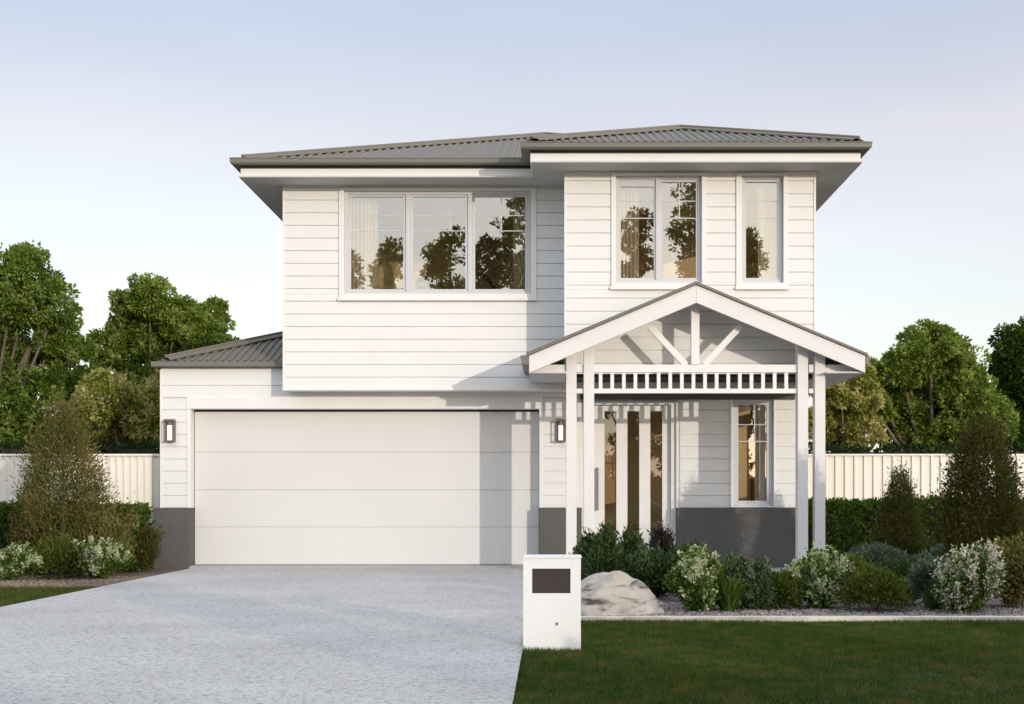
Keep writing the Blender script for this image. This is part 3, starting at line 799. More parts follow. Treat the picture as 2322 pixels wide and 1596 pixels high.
def blob_points(blobs, n_tuft, n_leaf, rng, tr=.28, squash=1.0, hollow=.45):
    """blobs: (x,y,z,rx,ry,rz). tufts near each blob's surface, leaves round each tuft"""
    vol = np.array([b[3]*b[4]+b[3]*b[5]+b[4]*b[5] for b in blobs]); vol = vol/vol.sum()
    Ps, Ds = [], []
    for b, wgt in zip(blobs, vol):
        k = max(4, int(n_tuft*wgt)); d = unit(rng.normal(size=(k,3))); rr = hollow+(1.12-hollow)*rng.random((k,1))**.6
        c = np.array(b[:3]); rad = np.array(b[3:6]); tc = c+d*rad*rr
        ts = (tr*rad.mean()*(.35+.85*rng.random((k,1))))
        for j in range(k):
            q = rng.normal(size=(n_leaf,3))*np.array([1,1,.7]); q = q/(.4+np.linalg.norm(q, axis=1, keepdims=True))
            p = tc[j]+q*ts[j]*1.5
            Ps.append(p); Ds.append(unit(q)*.9+d[j]*.4+rng.normal(size=(n_leaf,3))*.5+np.array([0,0,-.15]))
    return np.concatenate(Ps), np.concatenate(Ds)
G = {}
G['tree_a'] = leaf_mat('leaf_mid_green', (.045,.090,.008), (.18,.24,.03), (.26,.33,.08), .35, cs=3.0)
G['tree_b'] = leaf_mat('leaf_fresh_green', (.05,.10,.008), (.21,.27,.035), (.31,.37,.09), .35, cs=3.0)
G['tree_c'] = leaf_mat('leaf_yellow_green', (.11,.15,.015), (.36,.37,.07), (.55,.48,.20), .35, cs=3.0)
G['tree_d'] = leaf_mat('leaf_dark_green', (.02,.048,.008), (.06,.10,.014), None, .25)
G['straw'] = leaf_mat('leaf_pale_straw', (.30,.28,.11), (.42,.38,.20), (.14,.17,.04), .3)
G['hedge'] = leaf_mat('leaf_hedge', (.028,.065,.006), (.08,.13,.010), (.04,.08,.008), .3)
G['darkhedge'] = leaf_mat('leaf_dark_hedge', (.010,.022,.006), (.025,.045,.012), None, .2)
G['olive'] = leaf_mat('leaf_olive', (.06,.07,.014), (.22,.20,.06), (.20,.16,.05), .3, cs=2.5)
G['bronze'] = leaf_mat('leaf_bronze_green', (.035,.045,.010), (.13,.105,.028), (.06,.075,.014), .3, cs=3)
G['shrub'] = leaf_mat('leaf_shrub', (.035,.075,.010), (.12,.18,.03), None, .3)
G['ball'] = leaf_mat('leaf_box_ball', (.035,.062,.010), (.16,.18,.03), None, .3)
G['spiky'] = leaf_mat('leaf_grevillea', (.022,.05,.015), (.10,.14,.05), None, .25)
G['silver'] = leaf_mat('leaf_silver', (.10,.13,.085), (.25,.29,.20), (.06,.09,.04), .3, cs=5)
G['purple'] = leaf_mat('leaf_dark_purple', (.03,.025,.025), (.07,.06,.05), (.03,.05,.02), .2)
G['flower'] = leaf_mat('flower_cream', (.48,.52,.30), (.74,.72,.52), (.28,.38,.14), .3, cs=9)
G['flower_pink'] = leaf_mat('flower_blush', (.50,.48,.36), (.72,.66,.55), (.32,.38,.20), .3, cs=9)
G['grass'] = leaf_mat('grass_blade', (.010,.034,.004), (.085,.135,.017), (.115,.11,.022), .3, rough=.6, cs=5)

def pixblobs(lst, Y, dz=1.0, ydep=1.0):
    out = []
    for k, t in enumerate(lst):
        px_, py_, r = t[:3]; yy = Y + (t[3] if len(t) > 3 else ((k*37) % 11 - 5)/5*.6)
        rr = r*yy/F
        out.append((X(px_, yy), yy, Z(py_, yy), rr, rr*ydep, rr*dz))
    return out
def tree(name, base, blobs, n_tuft, n_leaf, L, lm, seed, label, cat='tree', group=None, tr_r=.16, tr=.28, asp=.5, limbs=True, hollow=.45):
    rng = np.random.default_rng(seed)
    e = empty(name, base, label, cat, group)
    top = np.mean([b[:3] for b in blobs], 0)
    m = MB(); b0 = Vector(base); b0.z -= .05
    fork = Vector((base[0]*.7+top[0]*.3, base[1]*.7+top[1]*.3, base[2]+(top[2]-base[2])*.45))
    m.tube([b0, b0.lerp(fork, .4)+Vector((.05,.03,0)), fork, Vector(top)], [tr_r*1.25, tr_r, tr_r*.8, tr_r*.35], 10)
    if limbs:
        for b in blobs:
            c = Vector(b[:3]); md = fork.lerp(c, .5)+Vector((0,0,-.12*(c-fork).length))
            m.tube([fork, md, c], [tr_r*.5, tr_r*.3, tr_r*.1], 6)
    m.build('trunk', M['bark'], e, smooth=True)
    P, D = blob_points(blobs, n_tuft, n_leaf, rng, tr, hollow=hollow)
    keep = P[:, 2] > base[2]+.02; P, D = P[keep], D[keep]
    V, Fc = leaves_arrays(P, D, rng, L, asp)
    fast_mesh('crown', V, Fc, lm, e)
    return e
GRP = 'trees behind the garden fence'
bl = pixblobs([(30,650,80),(70,625,55),(55,600,38),(125,700,48),(130,760,52),(60,760,80),(-50,690,90),(150,820,55),(0,870,95),(95,930,85),(-60,900,90),(185,860,40),(175,800,28),(30,990,70)], 31)
tree('tree', (-13.2, 31, -.1), bl, 620, 150, .08, G['tree_a'], 1, 'tallest broad leafy tree at the left edge behind the fence', group=GRP)
bl = pixblobs([(340,675,42),(290,690,30),(310,720,45),(400,715,45),(440,730,38),(485,720,34),(470,765,40),(360,770,60),(290,775,48),(240,790,38),(420,800,50),(510,765,24),(330,850,50),(300,900,42),(255,850,34)], 33)
tree('tree', (-9.6, 33, -.1), bl, 560, 150, .08, G['tree_b'], 2, 'rounded green tree rising behind the garage roof', group=GRP)
bl = pixblobs([(250,900,55),(320,930,45),(370,880,40),(330,975,40),(240,970,45),(190,940,40),(400,930,40),(280,1000,35)], 27.5)
tree('bush', (-8.4, 27.5, -.1), bl, 330, 120, .07, G['tree_c'], 3, 'yellow green bushy tree just above the left fence beside the garage', 'bush', tr_r=.09)
bl = pixblobs([(2110,788,48),(2140,800,48),(2070,790,36),(2040,830,48),(2170,840,55),(2100,870,75),(2200,900,60),(2010,890,50),(2240,950,50),(2130,950,65),(2050,960,60),(1985,930,40),(2190,990,50),(1992,868,38),(1968,842,24)], 29)
tree('tree', (8.0, 29, -.1), bl, 600, 150, .078, G['tree_b'], 4, 'rounded yellowish green tree behind the right fence', group=GRP)
bl = pixblobs([(1905,882,34),(1945,866,34),(1915,905,40),(1960,900,34),(1930,950,40),(1900,990,38),(1960,985,40),(1895,920,28),(1940,890,26),(1850,960,40),(1860,880,30)], 26)
tree('bush', (5.6, 26, -.1), bl, 240, 120, .07, G['tree_c'], 5, 'pale yellow green bush beside the porch above the right fence', 'bush', tr_r=.08)
bl = pixblobs([(2300,785,42),(2345,775,50),(2290,830,45),(2350,850,70),(2310,910,60),(2370,930,80),(2290,975,45),(2420,820,80)], 32)
tree('tree', (11.2, 32, -.1), bl, 460, 140, .08, G['tree_d'], 6, 'dark green tree at the right edge behind the fence', group=GRP)

# ------------------------------------------------------------------ hedges
def hedge(x0, x1, y0, y1, z0, z1, n, L, lm, seed, label, name='hedge', rough=.04):
    rng = np.random.default_rng(seed)
    e = empty(name, ((x0+x1)/2, (y0+y1)/2, z0), label, 'hedge')
    m = MB(); m.box(x0+.08, x1-.08, y0+.09, y1-.09, z0-.03, z1-.09); m.build('branches', M['darkcore'], e)
    A = np.array([(x1-x0)*(z1-z0)*1.6, (x1-x0)*(y1-y0), (y1-y0)*(z1-z0)*2]); A = A/A.sum()
    k = (A*n).astype(int); U = rng.random
    f = np.stack([x0+(x1-x0)*U(k[0]), np.full(k[0], y0), z0+(z1-z0)*U(k[0])], 1)
    back = U(k[0]) > .75; f[back, 1] = y1
    fd = np.tile([0., -1, .2], (k[0], 1)); fd[back, 1] = 1
    t = np.stack([x0+(x1-x0)*U(k[1]), y0+(y1-y0)*U(k[1]), np.full(k[1], z1)], 1); td = np.tile([0., -.2, 1], (k[1], 1))
    sx = np.where(U(k[2]) > .5, x0, x1); s_ = np.stack([sx, y0+(y1-y0)*U(k[2]), z0+(z1-z0)*U(k[2])], 1)
    sd = np.stack([np.where(sx == x0, -1., 1.), np.zeros(k[2]), np.full(k[2], .2)], 1)
    P = np.concatenate([f, t, s_]); D = np.concatenate([fd, td, sd])
    P = P - D*np.abs(rng.normal(size=(len(P),1)))*.06 + rng.normal(size=P.shape)*rough*.5
    P += D*(.05*np.sin(P[:, :1]*3.1+1)*np.sin(P[:, 2:3]*4.3)*.6)
    V, Fc = leaves_arrays(P, D*.7+rng.normal(size=P.shape)*.7, rng, L, .55)
    fast_mesh('leaves', V, Fc, lm, e)
    return e
M['darkcore'] = mat('hedge_twigs', (.02,.025,.01), .95, .3, 20, .5, 60)
hedge(3.55, 9.5, 19.0, 19.9, GB, Z(1137, 19.0), 34000, .05, G['hedge'], 11, 'clipped green hedge in front of the right fence')
hedge(-10.5, -5.52, 18.35, 19.15, GB, Z(1148, 18.35), 30000, .05, G['hedge'], 12, 'clipped green hedge in front of the left fence beside the garage')
hedge(3.6, 16, 23.2, 24.0, -.1, Z(1012, 23.2), 16000, .07, G['darkhedge'], 13, 'dark hedge top showing just over the right fence')
hedge(-16, -5.6, 23.2, 24.0, -.1, Z(1005, 23.2), 14000, .07, G['darkhedge'], 14, 'dark hedge top showing just over the left fence')

# ------------------------------------------------------------------ fences
def fence(x0, x1, Y, zt_, label, per=.151):
    e = empty('fence', ((x0+x1)/2, Y, -.1), label, 'fence')
    m = MB(); x = x0; prof = ((0, 0), (.72, 0), (.80, -.028), (.92, -.028), (1.0, 0))
    pts = []
    while x < x1:
        for a, d in prof[:-1]: pts.append((x+a*per, Y+d))
        x += per
    pts = [p for p in pts if p[0] <= x1]
    for (xa, ya), (xb, yb) in zip(pts, pts[1:]): m.quad((xa, ya, -.1), (xb, yb, -.1), (xb, yb, zt_-.02), (xa, ya, zt_-.02))
    m.build('fence_sheet', M['fence'], e)
    m = MB(); m.box(x0, x1, Y-.035, Y+.035, zt_-.03, zt_); m.build('top_rail', M['fence'], e, bevel=.004)
    x = x0+.3
    while x < x1:
        m = MB(); m.box(x-.03, x+.03, Y+.002, Y+.06, -.1, zt_-.031); m.build('fence_post', M['fence'], e); x += 2.4
    return e
fence(XR+.03, 16.0, 22.0, Z(1029, 22), 'cream ribbed metal fence right of the house')
fence(-16.0, XL-.03, 19.62, Z(1029, 19.62), 'cream ribbed metal fence left of the garage', .098)

# ------------------------------------------------------------------ garden plants
def ground_Y(py_): return F*(H-GB)/(py_-1122.0)
def cone_shrub(px_, ptop, pbase, hw, lm, n, L, label, seed, stem=0.12, widest=.38, Y=None, cat='shrub', group=None, name='conifer_shrub', thin=1.0, up=1.0):
    Y = Y or ground_Y(pbase); xc = X(px_, Y); zt_ = Z(ptop, Y); z0 = GB; r = hw*Y/F; h = zt_-z0
    rng = np.random.default_rng(seed)
    e = empty(name, (xc, Y, z0), label, cat, group)
    m = MB(); m.tube([(xc, Y, z0-.03), (xc+.02, Y, z0+h*.4), (xc, Y, zt_-.08)], [max(.018, r*.07), max(.012, r*.05), .005], 8)
    # branches
    for k in range(14):
        t = stem+.05+(.8-stem)*k/14; a = rng.random()*6.28; rr = r*.7*min(1, (1-t)/(1-widest)+.15)
        m.tube([(xc, Y, z0+h*t), (xc+math.cos(a)*rr*.6, Y+math.sin(a)*rr*.6, z0+h*(t+.06)), (xc+math.cos(a)*rr, Y+math.sin(a)*rr, z0+h*(t+.13))], [.008, .006, .003], 5)
    m.build('trunk', M['bark'], e, smooth=True)
    nt = max(30, n//26); t = stem+(1-stem)*rng.random(nt*3)
    prof = np.where(t < widest, .60+.40*((t-stem)/(widest-stem)).clip(0, 1)**.7, ((1-t)/(1-widest)).clip(0,1)**.58)
    keep = rng.random(nt*3) < prof*.95+.05; t = t[keep][:nt]; prof = prof[keep][:nt]; nt = len(t)
    a = rng.random(nt)*2*np.pi; lump = 1+.16*np.sin(a*3+t*9+seed)+.10*np.sin(a*5-t*17)
    rad = r*prof*lump*(.45+.55*rng.random(nt)**.5)
    c = np.stack([xc+np.cos(a)*rad, Y+np.sin(a)*rad, z0+h*t], 1)
    out = np.stack([np.cos(a), np.sin(a), np.full(nt, up)], 1)
    k = 26; q = rng.normal(size=(nt, k, 3))*np.array([.5,.5,.9])*(r*.20+.02)
    P = (c[:, None]+q).reshape(-1, 3); D = (np.repeat(out, k, 0)+rng.normal(size=(nt*k, 3))*.55)
    P = P[:]; keep = (P[:, 2] > z0+h*stem*.7) & (rng.random(len(P)) < thin); P, D = P[keep], D[keep]
    V, Fc = leaves_arrays(P, D, rng, L, .32)
    fast_mesh('crown', V, Fc, lm, e)
    return e
def ball_shrub(px_, ptop, pbase, hw, lm, n, L, label, seed, Y=None, name='round_shrub', flowers=None, nf=0, cat='shrub', group=None, up=.5, tuft=.35, asp=.5, spike=.09, wild=None):
    wild = (name == 'flowering_shrub' or up >= .9) if wild is None else wild
    Y = Y or ground_Y(pbase); xc = X(px_, Y); zt_ = Z(ptop, Y); z0 = GB; r = hw*Y/F*(1.18 if wild else 1.05); h = (zt_-z0)
    rng = np.random.default_rng(seed)
    e = empty(name, (xc, Y, z0), label, cat, group)
    m = MB()
    for k in range(9):
        a = rng.random()*6.28; m.tube([(xc, Y, z0-.02), (xc+math.cos(a)*r*.3, Y+math.sin(a)*r*.3, z0+h*.4), (xc+math.cos(a)*r*.6, Y+math.sin(a)*r*.6, z0+h*.72)], [.012, .008, .003], 5)
    m.build('stems', M['bark'], e)
    nt = n//14; d = unit(rng.normal(size=(nt,3))); d[:, 2] = np.where(d[:, 2] < -.35, -d[:, 2], d[:, 2])
    lump = (1+.13*np.sin(d[:, 0]*5+seed)*np.cos(d[:, 1]*6+d[:, 2]*4))[:, None]
    c = np.array([xc, Y, z0+h*.36])+d*np.array([r*1.08, r*1.08, h*.60])*lump*(.55+.43*rng.random((nt,1)))
    if wild:      # irregular lobes and long shoots instead of a dome
        nl = 7; la = rng.random(nl)*6.28; lr = r*(.30+.45*rng.random(nl)); lc = np.stack([xc+np.cos(la)*lr, Y+np.sin(la)*lr*.8, z0+h*(.22+.36*rng.random(nl))], 1)
        lR = np.stack([r*(.34+.2*rng.random(nl)), r*(.34+.2*rng.random(nl)), h*(.26+.2*rng.random(nl))], 1)
        pick = rng.integers(0, nl, nt); c = lc[pick]+d*lR[pick]*(.4+.65*rng.random((nt,1)))
        ns = nt//3; a_ = rng.random(ns)*6.28; lean = rng.random(ns)*r*1.1; tt = rng.random(ns); shoot = rng.integers(0, 26, ns)
        sa = rng.random(26)*6.28; sl2 = rng.random(26)*r*1.05; sh = h*(.65+.45*rng.random(26))
        c[:ns] = np.stack([xc+np.cos(sa[shoot])*sl2[shoot]*(.3+.7*tt), Y+np.sin(sa[shoot])*sl2[shoot]*(.3+.7*tt), z0+sh[shoot]*tt**.7], 1)
        c[:, 2] = np.maximum(c[:, 2], z0+.03)
    k = 20; q = rng.normal(size=(nt, k, 3))*r*(.11 if wild else .17)*tuft/.35
    P = (c[:, None]+q).reshape(-1, 3); D = np.repeat(d+np.array([0,0,up]), k, 0)+rng.normal(size=(nt*k,3))*.5
    keep = P[:, 2] > z0; P, D = P[keep], D[keep]
    V, Fc = leaves_arrays(P, D, rng, L, asp); fast_mesh('leaves', V, Fc, lm, e)
    if flowers:
        a = rng.random(nf)*6.28; el_ = np.arccos(rng.random(nf)*.95); 
        d = np.stack([np.sin(el_)*np.cos(a), np.sin(el_)*np.sin(a), np.cos(el_)], 1)
        nf = int(nf*2.0); a = rng.random(nf)*6.28; el_ = np.arccos(rng.random(nf)**.8*1.2-.2); d = np.stack([np.sin(el_)*np.cos(a), np.sin(el_)*np.sin(a), np.cos(el_)], 1)
        c = np.array([xc, Y, z0+h*.36])+d*np.array([r*1.1, r*1.1, h*.62])*(.84+.2*rng.random((nf,1)))
        if wild:
            pf = rng.integers(0, 26, nf); on = rng.random(nf) < .45
            c2 = np.stack([xc+np.cos(sa[pf])*sl2[pf], Y+np.sin(sa[pf])*sl2[pf], z0+sh[pf]*(.8+.22*rng.random(nf))], 1)
            pl_ = rng.integers(0, nl, nf); d[:, 1] = -np.abs(d[:, 1])*.9+d[:, 1]*.1; c3_ = lc[pl_]+d*lR[pl_]*(.95+.15*rng.random((nf,1)))
            c = np.where(on[:, None], c2, c3_)
        k = 26; tt = rng.random((nf, k, 1)); ax = unit(d*.6+np.array([0,0,1.0])+rng.normal(size=(nf,3))*.2)
        P = c[:, None]+ax[:, None]*(tt-.5)*spike+rng.normal(size=(nf, k, 3))*.013
        D = ax[:, None]*.6+rng.normal(size=(nf, k, 3))
        P = P.reshape(-1, 3); D = D.reshape(-1, 3)
        V, Fc = leaves_arrays(P, D, rng, .027, .6); fast_mesh('flowers', V, Fc, flowers, e)
    return e
def strap_clump(px_, ptop, pbase, hw, lm, n, label, seed, Y=None, name='strappy_plant', tips=None, cat='plant', group=None):
    Y = Y or ground_Y(pbase); xc = X(px_, Y); h = Z(ptop, Y)-GB; r = hw*Y/F; rng = np.random.default_rng(seed)
    e = empty(name, (xc, Y, GB), label, cat, group)
    a = rng.random(n)*6.28; lean = rng.random(n)**.7; hh = h*(.6+.4*rng.random(n))*(1-.25*lean)
    b = np.stack([xc+np.cos(a)*r*.25*rng.random(n), Y+np.sin(a)*r*.25*rng.random(n), np.full(n, GB)], 1)
    out = np.stack([np.cos(a), np.sin(a), np.zeros(n)], 1); sd = np.stack([-np.sin(a), np.cos(a), np.zeros(n)], 1)*.006
    m1 = b+out*(r*.35*lean)[:, None]+np.stack([0*a, 0*a, hh*.6], 1); t_ = b+out*(r*1.0*lean)[:, None]+np.stack([0*a, 0*a, hh], 1)
    V = np.stack([b-sd, b+sd, m1+sd, m1-sd, t_], 1).reshape(-1, 3); i = np.arange(n)[:, None]*5
    Fc = np.concatenate([i+np.array([[0,1,2]]), i+np.array([[0,2,3]]), i+np.array([[3,2,4]])], 0)
    fast_mesh('leaves', V, Fc, lm, e)
    if tips:
        kk = n//5; P = np.repeat(t_[:kk], 14, 0)+rng.normal(size=(kk*14,3))*np.array([.008,.008,.03]); V, Fc = leaves_arrays(P, rng.normal(size=P.shape), rng, .018, .8)
        fast_mesh('flowers', V, Fc, tips, e)
    return e
# left bed
cone_shrub(140, 925, 1300, 93, G['olive'], 30000, .040, 'tall olive green conical tree on a bare stem in the left bed', 21, stem=.26, widest=.42, Y=17.75, cat='tree', name='conical_tree', thin=.8)
FG = 'cream flowering shrubs along the garden beds'
ball_shrub(25, 1243, 1316, 50, G['shrub'], 4200, .035, 'cream flowering shrub at the far left edge of the left bed', 22, flowers=G['flower'], nf=85, group=FG, name='flowering_shrub')
ball_shrub(231, 1230, 1312, 48, G['shrub'], 4200, .035, 'cream flowering shrub beside the driveway in the left bed', 23, flowers=G['flower'], nf=95, group=FG, name='flowering_shrub')
ball_shrub(135, 1222, 1312, 60, G['ball'], 7000, .03, 'round dark green shrub between two cream flowering shrubs, left bed', 24)
ball_shrub(315, 1195, 1296, 45, G['bronze'], 7000, .032, 'dark bronze green shrub against the charcoal base of the garage', 25, up=1.0)
ball_shrub(70, 1175, 1290, 62, G['bronze'], 8000, .034, 'loose bronze shrub in front of the hedge at far left', 27, up=1.2, Y=17.9)
ball_shrub(235, 1150, 1290, 78, G['olive'], 11000, .036, 'loose olive shrub in front of the hedge behind the flowering shrub', 28, up=1.0, Y=17.8)
# right bed, back rows
cone_shrub(2228, 955, 1330, 92, G['bronze'], 38000, .040, 'tall bronze green conical tree at the right end of the bed', 31, stem=.04, widest=.4, Y=15.0, cat='tree', name='conical_tree', thin=.85)
cone_shrub(2040, 1072, 1270, 48, G['bronze'], 17000, .034, 'small bronze conical shrub in front of the right hedge', 32, stem=.03, widest=.35, Y=17.2)
def ground_cover(x0, x1, y0, y1, h, n, lm, seed, label, L=.05):
    rng = np.random.default_rng(seed); P = np.stack([x0+(x1-x0)*rng.random(n), y0+(y1-y0)*rng.random(n), GB+h*rng.random(n)**.6], 1)
    P[:, 2] *= (1+.25*np.sin(P[:, 0]*7)); V, Fc = leaves_arrays(P, rng.normal(size=P.shape)*.7+np.array([0,-.2,1.0]), rng, L, .35)
    o = fast_mesh('ground_cover', V, Fc, lm); tag(o, label, 'ground cover', kind='stuff'); return o
ground_cover(3.35, 5.0, 16.1, 16.6, .36, 8000, G['silver'], 33, 'silver leaved ground cover in front of the right hedge')
ground_cover(3.0, 6.6, 14.6, 15.6, .16, 9000, G['spiky'], 34, 'low dark ground cover in the right bed', .04)
# right bed, front row
tags = [(1372, 1204, 1345, 34), (1432, 1212, 1350, 36), (1503, 1206, 1362, 38), (1335, 1222, 1335, 32)]
labs = ['spiky dark green shrub directly behind the top of the boulder', 'low spiky dark shrub below the middle glass strip of the door', 'spiky purplish dark shrub right of the boulder', 'green spiky shrub between the letterbox and the boulder, at the porch posts']
for k, (a, b, c, d) in enumerate(tags):
    cone_shrub(a, b, c, d, G['spiky'] if k != 2 else G['purple'], 7000, .045, labs[k], 40+k, stem=.02, widest=.3, name='spiky_shrub', Y=13.6+.3*k if k < 3 else 14.5, up=1.6, group='spiky dark shrubs in front of the porch')
ball_shrub(1372, 1262, 1345, 62, G['spiky'], 9000, .04, 'dark green shrub filling the bed between boulder and front door', 46, up=1.6, Y=14.2)
ball_shrub(1480, 1258, 1352, 66, G['spiky'], 9000, .04, 'dark shrub behind the right shoulder of the boulder', 47, up=1.6, Y=13.7)
ball_shrub(1572, 1262, 1385, 56, G['shrub'], 8000, .034, 'cream flowering shrub nearest the boulder', 51, flowers=G['flower'], nf=90, name='flowering_shrub', group=FG, spike=.12)
ball_shrub(1685, 1272, 1382, 52, G['spiky'], 8000, .036, 'grey green shrub between two flowering shrubs in front of the charcoal wall', 52, up=1.2, flowers=G['silver'], nf=50)
strap_clump(1650, 1290, 1386, 60, G['shrub'], 500, 'green strappy plant spilling over the gravel in front of the charcoal wall', 53)
ball_shrub(1765, 1300, 1380, 42, G['ball'], 6000, .028, 'small round olive shrub left of the right porch posts', 54)
ball_shrub(1858, 1258, 1378, 62, G['shrub'], 9000, .034, 'cream flowering shrub at the foot of the right porch posts', 55, flowers=G['flower'], nf=130, name='flowering_shrub', group=FG, spike=.12)
ball_shrub(1983, 1292, 1386, 62, G['ball'], 11000, .022, 'clipped round dark ball shrub in the right bed', 56, tuft=.25)
ball_shrub(2035, 1275, 1368, 50, G['spiky'], 8000, .026, 'dark round shrub just behind the clipped ball', 57, Y=13.0)
ball_shrub(2110, 1272, 1382, 45, G['silver'], 7000, .036, 'silver leaved shrub between clipped ball and flowering shrub', 58, up=1.2, Y=12.5)
ball_shrub(2190, 1255, 1388, 62, G['shrub'], 8000, .034, 'tall blush flowering shrub beside the bronze conical tree', 59, flowers=G['flower_pink'], nf=100, name='flowering_shrub', group=FG, spike=.2)
ball_shrub(2290, 1235, 1378, 62, G['olive'], 10000, .034, 'olive shrub at the right edge of the bed', 60, up=.9)
ball_shrub(2400, 1200, 1378, 80, G['ball'], 9000, .034, 'green shrub past the right edge of the bed', 61, up=.9)
ball_shrub(1560, 1245, 1350, 45, G['spiky'], 6000, .036, 'dark shrub behind the flowering shrub nearest the boulder', 62, up=1.3, Y=13.4)
ball_shrub(1930, 1268, 1350, 48, G['ball'], 6000, .03, 'low green shrub behind the clipped ball beside the porch posts', 63, Y=13.8)

ball_shrub(1625, 1282, 1368, 46, G['shrub'], 6000, .034, 'loose green shrub behind the strappy plant', 67, up=1.1, Y=13.0)
ball_shrub(2150, 1300, 1384, 34, G['shrub'], 4500, .032, 'small loose green shrub at the foot of the blush flowering shrub', 68, up=1.1)
# boulder
def boulder():
    me = bpy.data.meshes.new('boulder'); import bmesh
    bm = bmesh.new(); bmesh.ops.create_icosphere(bm, subdivisions=6, radius=1)
    from mathutils import noise
    for v in bm.verts:
        p = v.co.copy(); d = noise.fractal(p*1.1+Vector((3,1,7)), 1.0, 2.0, 4)*.22+noise.fractal(p*4, 1.0, 2.0, 4)*.035
        q = p*(1+d)
        # flat facets
        for nv, dist in ((Vector((-.55,-.3,.75)), .84), (Vector((.65,-.3,.65)), .80), (Vector((.1,-.9,.35)), .85)):
            nv = nv.normalized(); t = q.dot(nv)-dist
            if t > 0: q -= nv*t*.75
        zz = max(q.z, 0)*(1-.10*abs(q.x)); v.co = Vector((q.x*.455+q.z*.03, q.y*.36, zz*.345 if q.z > 0 else q.z*.15))
    bm.to_mesh(me); bm.free(); me.materials.append(M['rock']); me.polygons.foreach_set('use_smooth', [True]*len(me.polygons))
    o = bpy.data.objects.new('boulder', me); COL.objects.link(o); o.location = (X(1386, 12.1), 12.15, -.05)
    tag(o, 'large pale veined boulder on the gravel beside the letterbox', 'boulder')
boulder()
# loose pebbles along the bed edge
rng = np.random.default_rng(5)
M['chip'] = mat('mulch_chip', (.21,.155,.115), .9, .4, 14)
def pebbles(x0, x1, y0, y1, n, seed, label, mm='pebble'):
    rng = np.random.default_rng(seed); c = np.stack([x0+(x1-x0)*rng.random(n), y0+(y1-y0)*rng.random(n)**1.3, np.full(n, GB+.004)], 1)
    oc = np.array([[1,0,0],[-1,0,0],[0,1,0],[0,-1,0],[0,0,.6],[0,0,-.6]]); s_ = (.008+.012*rng.random((n,1,1))**2)
    a = rng.random(n)*6.28; Rm = np.zeros((n,3,3)); Rm[:,0,0]=np.cos(a); Rm[:,0,1]=-np.sin(a); Rm[:,1,0]=np.sin(a); Rm[:,1,1]=np.cos(a); Rm[:,2,2]=1
    V = np.einsum('nij,kj->nki', Rm, oc*np.array([1.3,1,1]))*s_+c[:, None]
    Fq = np.array([[0,2,4],[2,1,4],[1,3,4],[3,0,4],[2,0,5],[1,2,5],[3,1,5],[0,3,5]])
    Fc = (np.arange(n)[:, None, None]*6+Fq).reshape(-1, 3)
    o = fast_mesh('gravel' if mm == 'pebble' else 'mulch', V.reshape(-1,3), Fc, M[mm]); tag(o, label, 'gravel' if mm == 'pebble' else 'mulch', kind='stuff')
pebbles(.2, 7, YE+.11, 13.5, 16000, 71, 'loose grey gravel along the right bed')
pebbles(-9, DX0-.02, 15.2, 17.5, 9000, 72, 'loose brown mulch along the left bed', 'chip')

# ------------------------------------------------------------------ letterbox
Yl = F*(H+.03)/(1475-1122)
lx0, lx1 = X(1186, Yl), X(1316.5, Yl); lzt = Z(1265, Yl)
lb = empty('letterbox', ((lx0+lx1)/2, Yl+.15, -.03), 'white rendered letterbox pillar with dark slot plate at the driveway edge', 'letterbox')
sx0, sx1, sz0, sz1 = X(1206, Yl), X(1293, Yl), Z(1345, Yl), Z(1289, Yl)
m = MB()
for r in subtract(lx0, lx1, -.06, lzt, [(sx0, sx1, sz0, sz1)]): m.box(r[0], r[1], Yl, Yl+.02, r[2], r[3])
m.box(lx0, lx1, Yl+.02, Yl+.30, -.06, lzt)
m.build('pillar', M['letterbox'], lb)
m = MB(); m.box(lx0-.004, lx1+.006, Yl-.006, Yl+.306, lzt, lzt+.010); m.build('cap', M['letterbox'], lb, bevel=.003)
m = MB(); m.box(sx0+.001, sx1-.001, Yl+.010, Yl+.0195, sz0+.001, sz1-.001); m.build('slot_plate', M['slot'], lb)
m = MB(); m.box(sx0+.012, sx1-.012, Yl+.006, Yl+.0095, sz1-.030, sz1-.024); m.build('flap_edge', M['slot'], lb)
m = MB(); kx_ = X(1262, Yl); kz_ = Z(1414, Yl); m.tube([(kx_, Yl-.004, kz_), (kx_, Yl+.001, kz_)], [.009, .009], 16); m.build('lock', M['handle'], lb)

# ------------------------------------------------------------------ grass blades
def grass(x0, x1, y0, y1, dens, hgt, seed, label, wd=.0022, edge=DX1):
    rng = np.random.default_rng(seed); n = int((x1-x0)*(y1-y0)*dens)
    b = np.stack([x0+(x1-x0)*rng.random(n), y0+(y1-y0)*rng.random(n), np.full(n, -.031)], 1)
    ne = n//40; b[:ne, 0] = edge+(.012*np.sin(b[:ne, 1]*9)+.008*np.sin(b[:ne, 1]*23)-.004)*1+rng.normal(size=ne)*.008
    a = rng.random(n)*6.28; ln = rng.normal(size=(n,2))*.014
    h = hgt*(.55+.6*rng.random(n))*(1+.25*np.sin(b[:,0]*2.3)*np.sin(b[:,1]*1.9))
    s_ = np.stack([np.cos(a), np.sin(a), np.zeros(n)], 1)*wd
    t_ = b+np.stack([ln[:,0], ln[:,1], h], 1)
    V = np.stack([b-s_, b+s_, t_], 1).reshape(-1, 3); Fc = np.arange(n*3).reshape(-1, 3)
    o = fast_mesh('grass', V, Fc, G['grass']); tag(o, label, 'grass', kind='stuff'); return o
grass(DX1+.01, 4.6, 5.6, YE-.01, 9000, .034, 81, 'dark green mown grass of the right lawn')
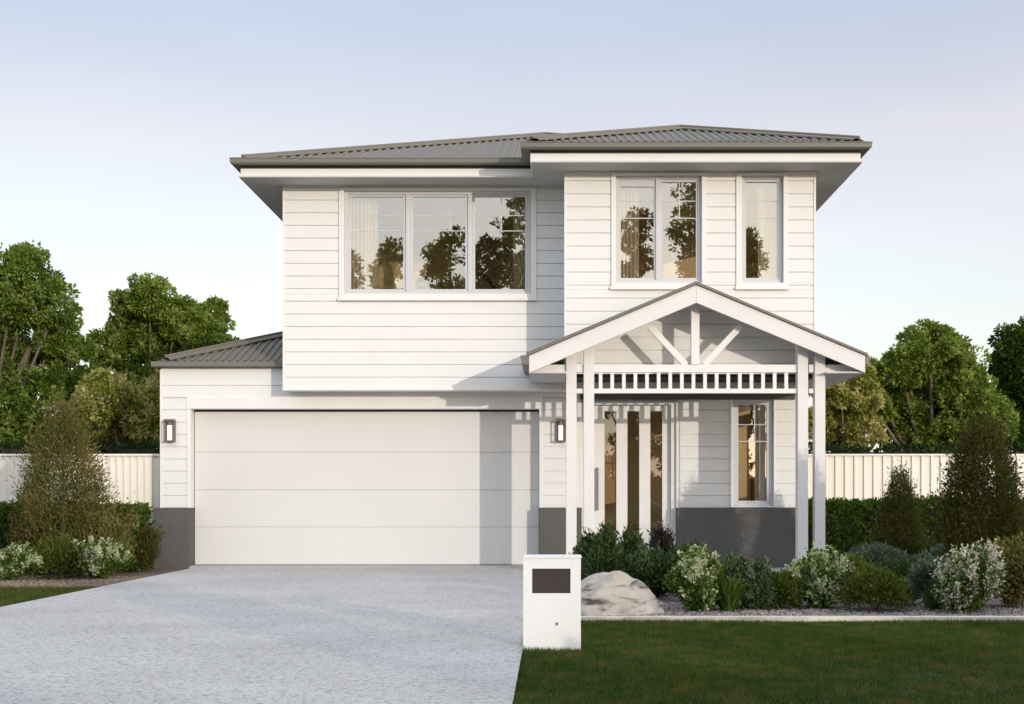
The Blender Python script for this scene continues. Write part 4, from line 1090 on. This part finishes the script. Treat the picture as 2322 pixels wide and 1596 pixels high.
grass(-9.5, DX0-.01, 11.0, 15.14, 3500, .036, 82, 'dark green mown grass of the left lawn', .003, DX0)

# ------------------------------------------------------------------ across the street: what the windows reflect
SG = 'street trees behind the photographer, seen only in the window glass'
rngr = random.Random(9)
spec = [(-17,-24,11.0,2.6),(-12,-23.5,11.2,2.3),(-8.6,-23,11.6,1.9),(-7.0,-22.6,12.1,1.6),(-4.6,-23,12.8,1.9),(-2.9,-22.4,12.2,1.6),(-1.3,-22.8,14.2,1.9),(1.0,-24,12.5,1.8),(3.5,-22.8,13.2,1.8),(5.9,-22.4,14.6,2.0),(8.6,-23,12.4,1.7),(11.4,-24,10.4,2.0),(14.4,-25,8.6,2.2)]
words = ['first', 'second', 'third', 'fourth', 'fifth', 'sixth', 'seventh', 'eighth', 'ninth', 'tallest, tenth', 'eleventh', 'twelfth', 'last']
for k, (tx, ty, th, tr_) in enumerate(spec):
    bl = []
    for j in range(16):
        a = rngr.random()*6.28; t = (j/15)**.8; rr = tr_*(.75-.55*t)*rngr.uniform(.5, 1.1)
        r_ = tr_*rngr.uniform(.34, .5)*(1-.30*t)
        bl.append((tx+math.cos(a)*rr, ty+math.sin(a)*rr, 2.0+(th-2.0-r_)*t, r_, r_, r_*.85))
    tree('street_tree', (tx, ty, -.1), bl, 420, 36, .17, (G['tree_a'], G['tree_b'], G['tree_d'])[k % 3], 100+k,
         'street tree behind the photographer reflected in the windows, %s counted from the west' % words[k], group=SG, tr_r=.2, tr=.34)
hedge(-30, 16, -20, -19, -.1, 1.6, 26000, .16, G['hedge'], 120, 'long street hedge across the road behind the photographer')
# planting right of the photographer that shades the lawn (outside the frame)
tree('shade_tree', (2.08, 4.0, -.03), [(2.08,4.0,.8,.40,.42,.7),(2.08,4.0,1.35,.36,.36,.5),(2.08,4.0,1.95,.26,.26,.35)], 260, 50, .06, G['olive'], 130, 'small dense tree on the lawn beside the photographer shading the drive', group='planting beside the photographer', tr_r=.04)
SUNSHADE = [(11.6,5.0,2.7,1.5),(9.4,2.4,2.0,1.2),(13.5,8.2,2.2,1.1),(7.2,.8,1.6,1.0),(15.2,3.6,3.2,1.6),(5.2,1.2,1.0,.8),(3.9,3.0,.62,.55),(5.6,4.4,.62,.6),(7.4,5.0,.9,.75),(9.6,6.6,1.1,.8)]
for k, (tx, ty, th, tr_) in enumerate(SUNSHADE):
    th *= 1.15
    bl = [(tx+tr_*.5*math.cos(j*2.4), ty+tr_*.4*math.sin(j*2.4), th*(.3+.1*j), tr_*.6, tr_*.6, th*.3) for j in range(5)]
    tree('garden_bush', (tx, ty, -.03), bl, 130, 40, .06+.02*tr_, G['hedge'], 140+k, 'garden bush %.1f m east of the photographer, outside the picture' % tx, 'bush', 'planting beside the photographer', tr_r=.03)
